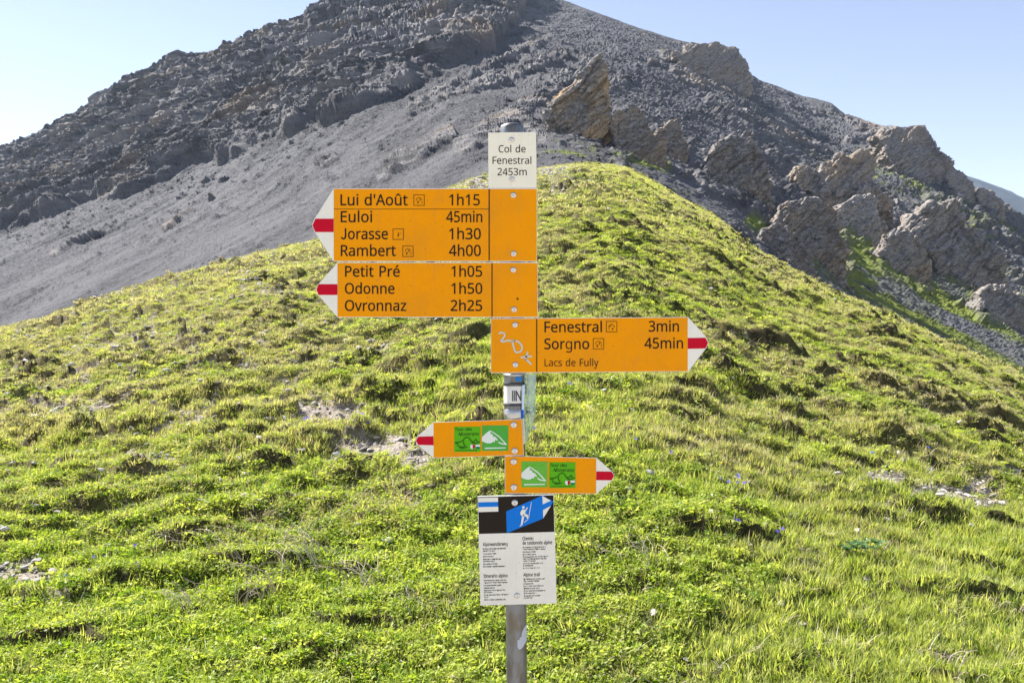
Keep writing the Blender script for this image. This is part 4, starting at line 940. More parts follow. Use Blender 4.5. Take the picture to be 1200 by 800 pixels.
GLYPHS = json.loads(r'''{"A":[895,[[763,0,643,310,246,310,127,0,0,0,391,1004,504,1004,894,0],[493,724,479,765,460,826,445,874,431,817,415,765,402,724,289,422,605,422]]],"B":[910,[[422,1000,586,986,705,945,777,869,801,752,796,697,779,648,752,606,715,572,668,547,611,531,611,524,725,487,770,455,805,412,827,355,835,284,824,200,793,130,742,74,673,33,588,8,487,0,136,0,136,1000],[447,574,555,585,623,616,659,667,671,738,656,809,613,856,537,883,427,892,262,892,262,574],[262,469,262,106,464,106,576,119,648,158,687,218,700,294,695,344,677,387,646,421,600,447,537,464,454,469]]],"C":[885,[[564,903,488,897,420,876,361,842,311,796,271,738,242,669,224,589,218,500,228,385,257,286,305,205,372,146,458,109,563,97,688,108,803,136,803,27,687,-4,545,-14,405,2,290,49,200,125,137,228,98,355,85,501,93,610,117,709,156,796,209,871,277,932,360,977,456,1005,566,1014,714,999,842,955,791,849,688,887]]],"D":[1022,[[937,510,921,355,875,228,799,129,696,57,568,14,415,0,136,0,136,1000,444,1000,585,986,706,944,804,875,877,779,922,658],[804,506,793,627,760,724,706,798,631,851,537,882,426,892,262,892,262,108,398,108,575,133,702,208,779,332]]],"E":[779,[[695,0,136,0,136,1000,695,1000,695,889,262,889,262,577,669,577,669,468,262,468,262,111,695,111]]],"F":[727,[[262,0,136,0,136,1000,695,1000,695,889,262,889,262,535,668,535,668,424,262,424]]],"G":[1020,[[570,528,916,528,916,38,752,-1,564,-14,421,2,303,48,209,124,141,226,99,352,85,500,101,646,147,772,222,874,324,950,452,998,604,1014,763,999,902,955,854,846,735,887,597,903,486,891,392,854,317,795,262,715,228,616,217,500,227,388,256,289,305,208,377,146,472,108,594,95,706,102,790,119,790,416,570,416]]],"I":[475,[[417,0,56,0,56,73,174,99,174,899,56,927,56,1000,417,1000,417,927,300,899,300,99,417,73]]],"J":[730,[[323,-18,481,24,571,136,599,293,599,1000,472,1000,472,306,432,142,311,93,214,119,138,206,48,141,160,23]]],"L":[734,[[136,0,136,1000,262,1000,262,112,699,112,699,0]]],"M":[1270,[[577,0,248,877,242,877,247,805,251,711,252,606,252,0,136,0,136,1000,322,1000,630,181,636,181,950,1000,1134,1000,1134,0,1010,0,1010,615,1011,712,1015,803,1020,875,1014,875,681,0]]],"N":[1064,[[929,0,782,0,246,831,241,831,246,754,250,660,252,559,252,0,136,0,136,1000,282,1000,815,172,821,172,817,239,813,338,811,436,811,1000,929,1000]]],"O":[1094,[[1008,501,1001,391,979,291,942,203,891,127,826,67,747,22,654,-5,548,-14,438,-5,343,23,264,68,199,128,149,203,113,291,92,392,85,503,98,647,136,772,199,874,289,951,406,999,549,1015,687,999,801,952,891,875,956,772,995,647],[218,501,227,384,254,284,298,204,362,144,445,107,548,95,651,107,733,144,796,204,840,284,867,384,875,501,856,670,797,798,696,878,549,905,446,893,362,856,298,798,254,718,227,619]]],"P":[847,[[401,1000,570,981,686,923,754,830,776,706,756,588,729,534,689,486,635,446,566,415,480,396,377,389,262,389,262,0,136,0,136,1000],[389,892,262,892,262,497,363,497,450,502,521,518,576,544,615,583,638,634,646,700,630,785,584,845,505,880]]],"R":[871,[[412,1000,525,992,617,968,687,929,737,874,766,803,776,716,769,643,746,583,713,535,672,498,576,448,850,0,703,0,461,413,262,413,262,0,136,0,136,1000],[405,891,262,891,262,520,412,520,517,532,590,568,632,628,646,710,639,769,620,815,587,849,541,873,480,886]]],"S":[769,[[703,268,692,185,660,116,607,60,536,20,448,-6,346,-14,239,-8,146,8,71,34,71,154,197,113,352,95,420,100,476,115,520,139,552,171,571,210,577,256,572,301,556,339,527,371,484,401,342,462,229,513,148,576,100,655,84,759,94,833,125,896,173,946,237,983,315,1006,403,1014,555,999,679,958,640,850,527,888,401,903,343,899,296,885,259,863,232,834,217,798,211,758,217,711,232,674,260,642,301,613,430,556,579,487,633,446,672,398,695,339]]],"T":[779,[[452,0,326,0,326,889,14,889,14,1000,763,1000,763,889,452,889]]],"V":[840,[[840,1000,483,0,357,0,0,1000,132,1000,357,359,384,280,404,208,420,140,436,209,457,282,483,361,707,1000]]],"W":[1303,[[1284,1000,1018,0,891,0,696,655,679,716,664,775,652,823,646,853,641,823,630,775,616,715,598,651,409,0,282,0,17,1000,148,1000,304,389,319,326,333,264,343,206,352,151,361,209,373,270,388,333,405,396,581,1000,711,1000,895,392,913,327,929,263,940,204,950,151,961,225,978,305,999,391,1153,1000]]],"a":[786,[[403,763,523,748,606,703,656,625,672,511,672,0,583,0,559,106,553,106,487,39,408,-1,301,-14,237,-8,180,10,132,40,95,83,72,140,64,209,86,308,153,382,265,429,424,448,552,452,552,497,542,577,511,627,462,655,396,664,284,646,185,606,147,699,263,744],[440,363,321,349,246,318,205,271,192,207,202,153,230,115,274,93,329,85,416,99,487,138,535,205,550,300,550,367]]],"b":[861,[[242,805,240,716,235,651,242,651,280,695,331,731,395,755,475,763,601,739,700,666,763,545,784,375,775,257,746,160,699,84,637,29,562,-3,475,-14,395,-6,331,18,280,54,242,95,232,95,207,0,119,0,119,1064,242,1064],[454,661,382,654,328,631,288,593,262,539,247,468,242,380,242,374,254,252,288,162,353,107,457,88,545,107,607,162,644,253,657,377,644,501,607,590,544,643]]],"c":[672,[[420,-14,326,-4,243,27,174,78,121,153,88,250,77,371,89,497,123,597,178,672,249,724,333,755,429,765,539,753,626,724,588,622,510,646,426,657,357,649,301,625,258,585,228,529,210,459,204,373,210,290,228,220,258,165,300,125,353,100,419,92,527,105,613,136,613,27,530,-4]]],"d":[861,[[385,-14,259,10,161,83,98,205,77,374,98,544,162,666,260,740,387,765,489,750,564,710,619,654,627,654,623,708,619,765,619,1064,742,1064,742,0,643,0,625,101,619,101,564,43,488,1],[405,88,506,105,572,153,608,235,620,350,620,373,609,496,574,588,508,644,403,662,316,643,254,583,217,491,204,371,217,252,254,162,317,107]]],"e":[790,[[409,765,499,754,575,723,636,672,681,604,709,522,718,426,718,352,204,352,222,239,270,158,344,108,444,91,571,104,685,143,685,35,571,-2,438,-14,338,-3,250,29,177,84,123,159,88,255,77,370,87,484,118,581,168,659,235,717,316,753],[408,664,329,650,268,607,227,539,207,450,590,450,585,510,570,562,545,604,511,637,465,657]]],"f":[482,[[465,655,276,655,276,0,153,0,153,655,21,655,21,713,153,755,153,798,160,886,181,955,217,1007,265,1043,325,1064,396,1071,478,1064,542,1046,510,950,458,964,398,971,344,960,306,929,283,876,276,800,276,751,465,751]]],"g":[861,[[385,765,456,758,519,737,574,701,620,651,627,651,644,751,742,751,742,-13,733,-110,706,-191,660,-254,595,-300,511,-327,406,-336,257,-324,136,-289,136,-175,261,-218,413,-234,499,-220,565,-177,607,-110,620,-22,620,7,622,55,625,99,619,99,575,49,522,14,459,-7,387,-14,257,12,159,88,98,211,77,374,98,535,159,659,256,738],[402,661,344,653,295,627,256,586,228,529,210,458,204,373,217,250,256,160,318,105,405,87,503,102,540,120,570,148,609,228,622,345,622,374,616,466,599,539,569,594,527,632,471,654]]],"h":[866,[[242,752,240,697,235,647,244,647,304,711,385,750,478,763,561,756,630,735,683,698,721,646,744,576,752,489,752,0,630,0,630,480,620,560,590,616,537,650,462,661,387,653,331,630,290,591,263,537,247,469,242,388,242,0,119,0,119,1064,242,1064]]],"i":[361,[[242,751,242,0,119,0,119,751],[182,1032,232,1013,248,989,254,954,248,919,232,895,182,875,154,880,130,895,114,919,109,954,114,989,130,1013,154,1027]]],"k":[748,[[241,508,239,450,235,387,241,387,266,419,300,461,331,497,570,751,714,751,410,430,735,0,587,0,326,350,241,276,241,0,119,0,119,1064,241,1064]]],"l":[361,[[242,0,119,0,119,1064,242,1064]]],"m":[1310,[[943,765,1054,748,1133,700,1180,614,1196,489,1196,0,1074,0,1074,483,1065,561,1037,616,990,650,922,661,828,645,765,598,730,521,718,415,718,0,597,0,597,483,580,582,559,617,529,641,491,656,443,661,375,653,324,630,286,591,261,538,247,471,242,389,242,0,119,0,119,751,218,751,237,648,244,648,302,714,378,752,465,765,545,757,610,734,660,695,695,639,702,639,746,695,805,734,872,757]]],"n":[866,[[480,765,598,748,683,700,735,614,752,489,752,0,630,0,630,480,620,560,590,616,537,650,462,661,357,644,290,591,254,506,242,389,242,0,119,0,119,751,218,751,237,648,244,648,306,714,388,752]]],"o":[847,[[772,377,766,288,747,211,717,144,677,88,627,44,567,12,498,-8,422,-14,350,-8,284,12,225,44,175,88,134,144,103,211,84,288,77,377,88,492,119,588,170,664,239,719,325,753,426,765,522,753,606,719,675,664,728,588,761,492],[204,377,210,294,228,223,257,166,300,123,355,97,424,88,493,97,549,123,592,166,621,223,638,294,644,377,638,460,620,529,591,585,548,627,493,652,423,661,324,642,256,585,217,495]]],"p":[861,[[476,765,601,741,700,668,763,547,784,377,775,259,746,162,700,85,638,30,562,-3,475,-14,373,1,296,41,242,95,234,95,239,35,242,-28,242,-336,119,-336,119,751,220,751,237,648,242,648,296,707,372,749],[454,661,386,654,332,632,292,596,265,546,249,481,242,401,242,377,247,291,262,220,288,163,328,122,384,97,457,88,519,98,569,126,608,171,635,229,651,299,657,378,644,494,607,584,544,642]]],"r":[578,[[469,765,515,763,557,756,542,643,502,650,461,653,378,634,308,583,260,504,242,401,242,0,119,0,119,751,220,751,234,613,239,613,297,690,374,744,419,760]]],"s":[671,[[608,207,599,140,571,85,527,42,468,11,394,-8,308,-14,173,-1,73,34,73,146,181,104,311,85,392,93,447,116,478,151,489,196,473,246,418,291,304,342,179,398,133,429,99,465,78,510,71,566,91,650,149,713,239,752,353,765,481,751,592,714,550,616,451,650,345,664,278,658,229,639,199,610,189,573,207,520,268,478,382,430,504,375,549,344,581,307,601,262]]],"t":[506,[[370,87,427,92,475,102,475,8,419,-8,349,-14,292,-9,240,6,195,34,160,77,137,138,129,218,129,655,22,655,22,714,130,763,179,923,252,923,252,751,469,751,469,655,252,655,252,221,260,162,285,120,323,95]]],"u":[866,[[746,751,746,0,646,0,627,99,622,99,560,35,478,-2,384,-14,301,-7,233,15,180,51,141,104,118,173,111,259,111,751,235,751,235,268,245,189,276,133,328,99,402,88,477,96,534,120,576,159,603,212,618,280,623,360,623,751]]],"v":[711,[[284,0,0,751,132,751,291,308,315,239,338,167,352,109,357,109,373,168,397,241,420,308,580,751,711,751,426,0]]],"w":[1101,[[604,424,587,482,572,537,560,585,552,623,546,623,539,585,527,536,513,481,496,423,361,1,221,1,15,752,143,752,246,352,268,270,285,191,296,127,301,127,311,169,323,223,337,279,352,329,485,752,619,752,748,329,768,261,787,190,798,129,804,129,814,188,833,267,854,352,959,752,1085,752,877,1,732,1]]],"y":[714,[[1,751,133,751,296,324,321,251,343,183,359,119,364,119,391,211,429,325,581,751,714,751,391,-104,328,-226,289,-273,242,-307,185,-329,118,-336,59,-333,15,-325,15,-227,53,-232,98,-235,173,-219,227,-173,265,-102,304,-3]]],"z":[658,[[604,0,55,0,55,81,458,655,78,655,78,751,594,751,594,658,196,95,604,95]]],"0":[801,[[732,501,714,284,691,196,656,123,610,64,553,21,482,-5,399,-14,297,1,214,48,150,123,104,225,78,352,69,501,77,652,102,779,144,880,207,954,292,1000,399,1015,502,1000,585,954,650,880,696,779,723,652],[192,501,197,376,212,273,239,193,278,137,331,102,399,91,467,102,520,136,560,192,587,272,603,376,608,501,603,627,587,729,560,808,520,865,467,899,399,910,331,899,278,865,239,808,212,729,197,627]]],"1":[801,[[497,0,377,0,377,699,377,768,380,820,382,871,342,833,296,794,189,707,125,790,395,1000,497,1000]]],"2":[801,[[728,0,67,0,67,102,329,367,457,501,535,617,555,676,562,741,549,814,513,866,456,898,385,909,317,903,257,884,144,814,78,896,165,957,267,999,385,1014,472,1006,546,982,606,943,651,890,678,825,688,748,680,672,655,601,617,533,566,466,431,324,223,118,223,112,728,112]]],"3":[801,[[690,766,684,703,665,650,635,605,593,570,542,544,483,527,483,521,588,495,662,445,707,374,721,284,711,202,681,130,629,69,555,24,459,-5,338,-14,192,-2,63,41,63,155,199,107,339,90,455,103,533,142,578,205,592,287,584,344,560,389,519,422,464,445,394,459,312,464,216,464,216,569,314,569,390,575,452,592,500,621,536,659,557,705,564,758,552,822,515,870,458,900,382,910,286,900,205,870,130,826,69,910,128,950,201,983,286,1006,381,1014,518,996,614,944,671,864]]],"4":[801,[[773,227,627,227,627,0,508,0,508,227,29,227,29,332,500,1006,627,1006,627,338,773,338],[508,653,509,719,511,776,513,827,515,874,510,874,482,817,450,765,150,338,508,338]]],"5":[801,[[385,613,481,605,563,578,630,536,680,478,711,406,721,319,710,223,676,141,622,75,548,26,456,-4,347,-14,202,0,88,41,88,157,211,109,349,91,418,97,478,114,527,144,564,186,588,240,595,307,580,393,535,457,457,497,345,510,255,503,174,489,112,528,150,1000,651,1000,651,888,255,888,231,598,296,608]]],"6":[801,[[77,427,89,598,130,757,165,828,211,890,270,942,342,981,430,1006,535,1014,600,1011,658,1001,658,896,602,909,538,913,449,905,377,881,319,843,275,793,243,732,221,664,200,508,209,508,262,569,340,611,445,626,527,617,597,590,655,547,699,487,726,412,735,322,725,225,696,143,649,76,586,27,509,-4,417,-14,348,-7,284,13,226,46,176,94,134,156,103,232,84,322],[416,90,496,104,559,146,600,219,613,322,601,408,565,473,505,515,420,529,359,523,305,502,262,471,229,433,209,390,202,346,215,255,256,172,323,112,366,95]]],"7":[801,[[190,0,601,888,62,888,62,1000,732,1000,732,905,326,0]]],"8":[801,[[399,1014,482,1007,555,987,615,953,660,906,689,847,699,775,692,718,673,669,604,590,508,529,620,463,666,423,701,377,724,323,731,259,721,181,690,114,642,60,576,20,496,-6,403,-14,304,-6,221,18,155,57,107,110,78,176,69,255,76,319,97,374,131,421,174,461,276,522,187,586,124,668,107,718,101,776,111,847,140,905,186,952,246,986,318,1007],[189,254,202,187,241,132,307,96,401,84,491,96,557,132,597,188,611,258,604,304,585,344,512,410,401,464,378,472,275,415,211,345,195,302],[398,915,328,905,271,877,234,832,221,770,227,723,246,683,312,624,405,577,492,623,554,684,571,724,577,770,565,832,528,877,471,905]]],"9":[801,[[728,573,716,403,675,243,640,172,594,110,535,58,462,19,374,-6,269,-14,204,-11,143,0,143,105,202,92,266,87,356,95,428,119,485,157,529,207,562,266,584,335,604,490,595,490,542,431,464,389,357,374,277,383,207,410,149,453,106,513,79,587,70,676,80,774,110,857,158,924,221,973,299,1004,389,1014,458,1007,522,987,580,953,630,905,671,843,702,768,722,678],[389,910,310,896,247,853,206,780,192,678,204,592,239,526,298,484,384,471,446,477,500,498,544,529,576,567,597,610,604,654,590,744,550,828,483,888,439,905]]],"é":[790,[[409,765,499,754,575,723,636,672,681,604,709,522,718,426,718,352,204,352,222,239,270,158,344,108,444,91,571,104,685,143,685,35,571,-2,438,-14,338,-3,250,29,177,84,123,159,88,255,77,370,87,484,118,581,168,659,235,717,316,753],[408,664,329,650,268,607,227,539,207,450,590,450,585,510,570,562,545,604,511,637,465,657],[606,1059,570,1011,518,953,460,896,406,849,325,849,325,866,370,929,419,1004,458,1073,606,1073]]],"û":[866,[[746,751,746,0,646,0,627,99,622,99,560,35,478,-2,384,-14,301,-7,233,15,180,51,141,104,118,173,111,259,111,751,235,751,235,268,245,189,276,133,328,99,402,88,477,96,534,120,576,159,603,212,618,280,623,360,623,751],[494,1073,543,1004,609,928,669,864,669,849,583,849,507,904,430,975,354,905,280,849,196,849,196,864,256,929,319,1004,368,1073]]],"ù":[866,[[746,751,746,0,646,0,627,99,622,99,560,35,478,-2,384,-14,301,-7,233,15,180,51,141,104,118,173,111,259,111,751,235,751,235,268,245,189,276,133,328,99,402,88,477,96,534,120,576,159,603,212,618,280,623,360,623,751],[398,1073,436,1004,485,929,532,866,532,849,450,849,396,896,338,953,286,1011,251,1059,251,1073]]],"ä":[786,[[403,763,523,748,606,703,656,625,672,511,672,0,583,0,559,106,553,106,487,39,408,-1,301,-14,237,-8,180,10,132,40,95,83,72,140,64,209,86,308,153,382,265,429,424,448,552,452,552,497,542,577,511,627,462,655,396,664,284,646,185,606,147,699,263,744],[440,363,321,349,246,318,205,271,192,207,202,153,230,115,274,93,329,85,416,99,487,138,535,205,550,300,550,367],[197,954,202,985,217,1006,263,1022,310,1006,324,985,329,954,324,923,310,901,263,884,217,901,202,923],[461,954,466,985,480,1006,525,1022,571,1006,586,985,591,954,586,923,571,901,525,884,480,901,466,923]]],"ü":[866,[[746,751,746,0,646,0,627,99,622,99,560,35,478,-2,384,-14,301,-7,233,15,180,51,141,104,118,173,111,259,111,751,235,751,235,268,245,189,276,133,328,99,402,88,477,96,534,120,576,159,603,212,618,280,623,360,623,751],[237,954,242,985,256,1006,303,1022,349,1006,363,985,368,954,363,923,349,901,303,884,256,901,242,923],[500,954,505,985,519,1006,564,1022,611,1006,625,985,630,954,625,923,611,901,564,884,519,901,505,923]]],"à":[786,[[403,763,523,748,606,703,656,625,672,511,672,0,583,0,559,106,553,106,487,39,408,-1,301,-14,237,-8,180,10,132,40,95,83,72,140,64,209,86,308,153,382,265,429,424,448,552,452,552,497,542,577,511,627,462,655,396,664,284,646,185,606,147,699,263,744],[440,363,321,349,246,318,205,271,192,207,202,153,230,115,274,93,329,85,416,99,487,138,535,205,550,300,550,367],[359,1073,397,1004,446,929,493,866,493,849,410,849,357,896,299,953,247,1011,211,1059,211,1073]]],"è":[790,[[409,765,499,754,575,723,636,672,681,604,709,522,718,426,718,352,204,352,222,239,270,158,344,108,444,91,571,104,685,143,685,35,571,-2,438,-14,338,-3,250,29,177,84,123,159,88,255,77,370,87,484,118,581,168,659,235,717,316,753],[408,664,329,650,268,607,227,539,207,450,590,450,585,510,570,562,545,604,511,637,465,657],[364,1073,403,1004,452,929,499,866,499,849,416,849,363,896,305,953,253,1011,217,1059,217,1073]]],"ö":[847,[[772,377,766,288,747,211,717,144,677,88,627,44,567,12,498,-8,422,-14,350,-8,284,12,225,44,175,88,134,144,103,211,84,288,77,377,88,492,119,588,170,664,239,719,325,753,426,765,522,753,606,719,675,664,728,588,761,492],[204,377,210,294,228,223,257,166,300,123,355,97,424,88,493,97,549,123,592,166,621,223,638,294,644,377,638,460,620,529,591,585,548,627,493,652,423,661,324,642,256,585,217,495],[228,954,233,985,248,1006,294,1022,340,1006,355,985,360,954,355,923,340,901,294,884,248,901,233,923],[492,954,496,985,511,1006,556,1022,602,1006,617,985,622,954,617,923,602,901,556,884,511,901,496,923]]],"ß":[884,[[731,864,726,820,711,781,662,718,604,668,555,624,535,577,544,543,580,508,658,452,745,385,801,311,816,266,821,214,812,142,788,84,748,40,696,10,633,-8,560,-14,444,-1,357,34,357,144,413,116,482,94,556,85,622,93,667,118,692,156,700,206,688,265,648,317,569,374,477,442,430,503,416,570,421,610,435,644,482,698,540,744,588,793,602,822,606,857,594,908,557,943,500,963,429,969,337,956,298,938,268,910,249,871,242,818,242,0,119,0,119,818,129,902,160,967,208,1015,270,1047,345,1065,429,1071,514,1066,588,1048,648,1020,693,980,722,928]]],"'":[315,[[224,1000,196,639,119,639,91,1000]]],".":[375,[[101,76,107,120,126,148,154,164,186,169,220,164,249,148,268,120,275,76,268,32,249,3,220,-14,186,-20,154,-14,126,3,107,32]]],",":[375,[[269,147,237,41,194,-74,148,-181,57,-181,85,-67,109,54,127,162,259,162]]],"-":[451,[[56,321,56,430,395,430,395,321]]],"j":[361,[[31,-336,-31,-331,-77,-319,-77,-220,-34,-230,15,-234,56,-228,90,-209,112,-174,119,-116,119,751,242,751,242,-112,237,-177,220,-232,192,-277,151,-310,98,-329],[109,954,114,989,130,1013,154,1027,182,1032,232,1013,248,989,254,954,248,919,232,895,182,875,154,880,130,895,114,919]]],"q":[861,[[619,-15,620,43,626,101,618,101,579,57,529,20,464,-6,382,-14,259,10,162,83,98,205,77,374,87,492,116,590,163,666,225,721,301,754,387,765,467,756,531,731,581,694,620,648,626,648,644,751,742,751,742,-336,619,-336],[406,88,476,95,530,116,571,152,598,202,614,268,620,347,620,373,609,498,573,589,507,644,403,662,315,643,254,583,217,491,204,371,217,253,254,163,317,107]]],"x":[741,[[297,384,38,751,178,751,371,468,563,751,702,751,443,384,716,0,576,0,371,300,164,0,25,0]]],"K":[867,[[867,0,718,0,364,478,262,388,262,0,136,0,136,1000,262,1000,262,507,347,602,434,697,704,1000,852,1000,455,564]]],"U":[1024,[[896,353,886,254,854,166,801,91,726,34,628,-2,507,-14,343,11,223,88,150,205,126,356,126,1000,252,1000,252,352,268,243,317,162,399,112,514,95,596,103,662,128,711,167,745,219,765,282,772,353,772,1000,896,1000]]],"H":[1038,[[901,0,775,0,775,466,262,466,262,0,136,0,136,1000,262,1000,262,577,775,577,775,1000,901,1000]]],"/":[521,[[507,1000,134,0,14,0,387,1000]]]}''')

class Flat:
    """flat artwork on a sign: outlines in photograph pixels round (cx, cy), turned back by the sign's tilt"""
    def __init__(s, cx, cy, tilt=0.0):
        s.c = (cx, cy); s.t = tilt
    def loc(s, px, py):
        dx, dy = px - s.c[0], -(py - s.c[1]); c, n = math.cos(-s.t), math.sin(-s.t)
        return ((dx * c - dy * n) * SC, (dx * n + dy * c) * SC)
    def root(s, name):
        w = W_(*s.c); return empty(name, w, (0, -s.t, 0))
    def poly_curves(s, name, loops, depth, mat, parent, yoff, weight=0.0):
        """closed outlines (local metres) filled with even-odd holes, as a thin sheet standing yoff in front of the plate"""
        cu = bpy.data.curves.new('tmp', 'CURVE'); cu.dimensions = '2D'; cu.fill_mode = 'BOTH'; cu.extrude = depth; cu.offset = weight
        for lp in loops:
            sp = cu.splines.new('POLY'); sp.points.add(len(lp) - 1); sp.use_cyclic_u = True
            for pt, q_ in zip(sp.points, lp): pt.co = (q_[0], q_[1], 0, 1)
        ob = bpy.data.objects.new('tmp', cu); COL.objects.link(ob)
        me = bpy.data.meshes.new_from_object(ob.evaluated_get(bpy.context.evaluated_depsgraph_get()))
        bpy.data.objects.remove(ob); bpy.data.curves.remove(cu)
        me.transform(Matrix.Rotation(math.pi / 2, 4, 'X')); me.transform(Matrix.Translation((0, -yoff, 0)))
        me.materials.clear(); me.materials.append(mat); me.name = name
        o = bpy.data.objects.new(name, me)
        return link(o, parent)
    def shape(s, name, pts, mat, parent, yoff=0.0006, depth=0.0):
        return s.poly_curves(name, [[s.loc(*p) for p in pts]], depth, mat, parent, yoff)
    def shapes(s, name, list_of_pts, mat, parent, yoff=0.0006):
        return s.poly_curves(name, [[s.loc(*p) for p in pts] for pts in list_of_pts], 0.0, mat, parent, yoff)
    def text(s, name, rows, mat, parent, yoff=0.0012, weight=0.0, italic=0.0, track=0.0, aspect=0.88):
        if name in ('lettering', 'heading'):
            for r_ in rows: s.text1(name, [r_], mat, parent, yoff, weight, italic, track, aspect)
        else: s.text1(name, rows, mat, parent, yoff, weight, italic, track, aspect)
    def text1(s, name, rows, mat, parent, yoff, weight, italic, track, aspect):
        """rows: (string, x0, x1 or None, baseline row, cap height) in photograph pixels"""
        loops = []; thin = []
        st_g = lambda c_, cs: cs is GLYPHS['g'][1]
        for st, x0, x1, base, cap in rows:
            adv = 0; items = []
            for ch in st:
                if ch == ' ': adv += 0.46; continue
                g = GLYPHS[ch]; items.append((adv, g[1])); adv += g[0] / 1000 + track
            first = min(items[0][1][0][0::2]) / 1000
            lastx = items[-1][0] + max(v_ for c_ in items[-1][1] for v_ in c_[0::2]) / 1000
            sx = (x1 - x0) / (lastx - first) if x1 is not None else cap * aspect
            ox, oy = s.loc(x0, base)
            for a_, cs in items:
                for c_ in cs:
                    lp = []
                    for X, Y in zip(c_[0::2], c_[1::2]):
                        X, Y = X / 1000, Y / 1000
                        lp.append((ox + ((a_ + X - first) * sx + italic * Y * cap) * SC, oy + Y * cap * SC))
                    (thin if st_g(c_, cs) else loops).append(lp)
        o = s.poly_curves(name, loops, 0.0, mat, parent, yoff, weight)
        if thin:
            o2 = s.poly_curves('tmp', thin, 0.0, mat, parent, yoff, 0.0)
            bm_ = bmesh.new(); bm_.from_mesh(o.data); bm_.from_mesh(o2.data); bm_.to_mesh(o.data); bm_.free(); bpy.data.objects.remove(o2)
        return o
    def stroke(s, name, paths, w, mat, parent, yoff=0.0014):
        V_ = []; F_ = []
        for pts in paths:
            P_ = [Vector(s.loc(*p)) for p in pts]; i0 = len(V_)
            for k_, p in enumerate(P_):
                t_ = (P_[min(k_ + 1, len(P_) - 1)] - P_[max(k_ - 1, 0)]).normalized(); n_ = Vector((-t_.y, t_.x)) * w * SC * .5
                for q_ in (p + n_, p - n_): V_.append((q_.x, -yoff, q_.y))
                if k_: a_ = i0 + 2 * (k_ - 1); F_.append((a_, a_ + 1, a_ + 3, a_ + 2))
        return pyd(name, V_, F_, mat, parent)
    def bolt(s, px, py, parent, r=3.5, mat=None):
        x, z = s.loc(px, py)
        V_ = []; F_ = []
        prof = [(1.0, 0), (1.0, .28), (.86, .5), (.55, .66), (.28, .70), (.26, .60), (0.0, .60)]
        for k_, (rr, h_) in enumerate(prof):
            for e_ in range(16):
                a = e_ * math.pi / 8; V_.append((math.cos(a) * rr * r * SC, -h_ * r * SC * .8, math.sin(a) * rr * r * SC))
            if k_:
                b_ = 16 * (k_ - 1)
                for e_ in range(16): F_.append((b_ + e_, b_ + (e_ + 1) % 16, b_ + 16 + (e_ + 1) % 16, b_ + 16 + e_))
        o = pyd('bolt', V_, F_, mat or steel, parent, smooth=True); o.location = (x, -0.0002, z)
        return o

def rect(x0, y0, x1, y1): return [(x0, y0), (x1, y0), (x1, y1), (x0, y1)]

tn = NT('galvanised_steel'); v = tn.coords((1, 1, 0.35))
n_a = tn.noise(55, 4, .6, v); n_b = tn.noise(9, 4, .6, v)
steel_post = tn.base(tn.mix(tn.ramp(n_a, .35, .65), tn.mix(tn.ramp(n_b, .4, .6), (.10, .112, .125), (.165, .145, .115)), (.20, .21, .22)), tn.ramp(n_b, .3, .7, .34, .52), metal=.85, spec=.5)
ts = NT('bolt_steel'); steel = ts.base(ts.mix(ts.noise(400, 3, .6, ts.coords()), (.50, .48, .44), (.72, .70, .66)), .35, metal=.7, spec=.5)
ta = NT('aluminium_plate'); alu = ta.base(ta.mix(ta.noise(30, 3, .6, ta.coords()), (.62, .62, .62), (.75, .75, .74)), .45, metal=.5)
orange = paint('orange_paint', (0.80, 0.295, 0.0), 0.42, 0.26)
white_p = paint('white_paint', (0.76, 0.74, 0.655), 0.4, 0.14)
cream_p = paint('cream_paint', (0.78, 0.75, 0.62), 0.4, 0.12)
red_p = paint('red_paint', (0.50, 0.004, 0.022), 0.38, 0.04)
black_p = paint('black_print', (0.022, 0.017, 0.012), 0.4, 0.0)
soft_black = paint('grey_print', (0.06, 0.055, 0.05), 0.5, 0.0)
thin_print = paint('thin_brown_print', (0.10, 0.055, 0.01), 0.5, 0.0)
blue_p = paint('blue_print', (0.008, 0.17, 0.62), 0.4, 0.03)
green_a = paint('light_green_sticker', (0.10, 0.40, 0.01), 0.35, 0.05)
green_b = paint('mid_green_sticker', (0.075, 0.36, 0.05), 0.35, 0.05)
green_c = paint('pale_green_sticker', (0.13, 0.42, 0.05), 0.35, 0.05)
green_dark = paint('dark_green_print', (0.03, 0.13, 0.008), 0.4, 0.0)
pale_p = paint('pale_print', (0.66, 0.72, 0.66), 0.4, 0.0)
emerald = paint('emerald_print', (0.0, 0.18, 0.10), 0.4, 0.0)
marker = paint('silver_marker_ink', (0.52, 0.56, 0.52), 0.5, 0.0)

def plate(fl, root, outline, name='plate', mat=None, t=0.0028, grow=0.0):
    """a sheet of aluminium with real thickness behind the printed face"""
    o = fl.poly_curves(name, [[fl.loc(*p) for p in outline]], t / 2, mat or alu, root, -t / 2 - 0.0002)
    return o

def arrow_sign(label, cx, cy, tilt, body, tip, band, name='direction_sign'):
    """body, tip, band: outlines. the plate carries orange face, white tip and red band"""
    fl = Flat(cx, cy, tilt); root = fl.root(name)
    xs_ = [p[0] for p in body]
    out = tip['outline']
    plate(fl, root, out)
    fl.shape('orange_face', body, orange, root, 0.0004)
    fl.shape('white_tip', tip['tri'], white_p, root, 0.0004)
    fl.shape('red_band', band, red_p, root, 0.0010)
    # the clamp rail on the back that grips the post
    return fl, root

sign_group = 'signs on the post'
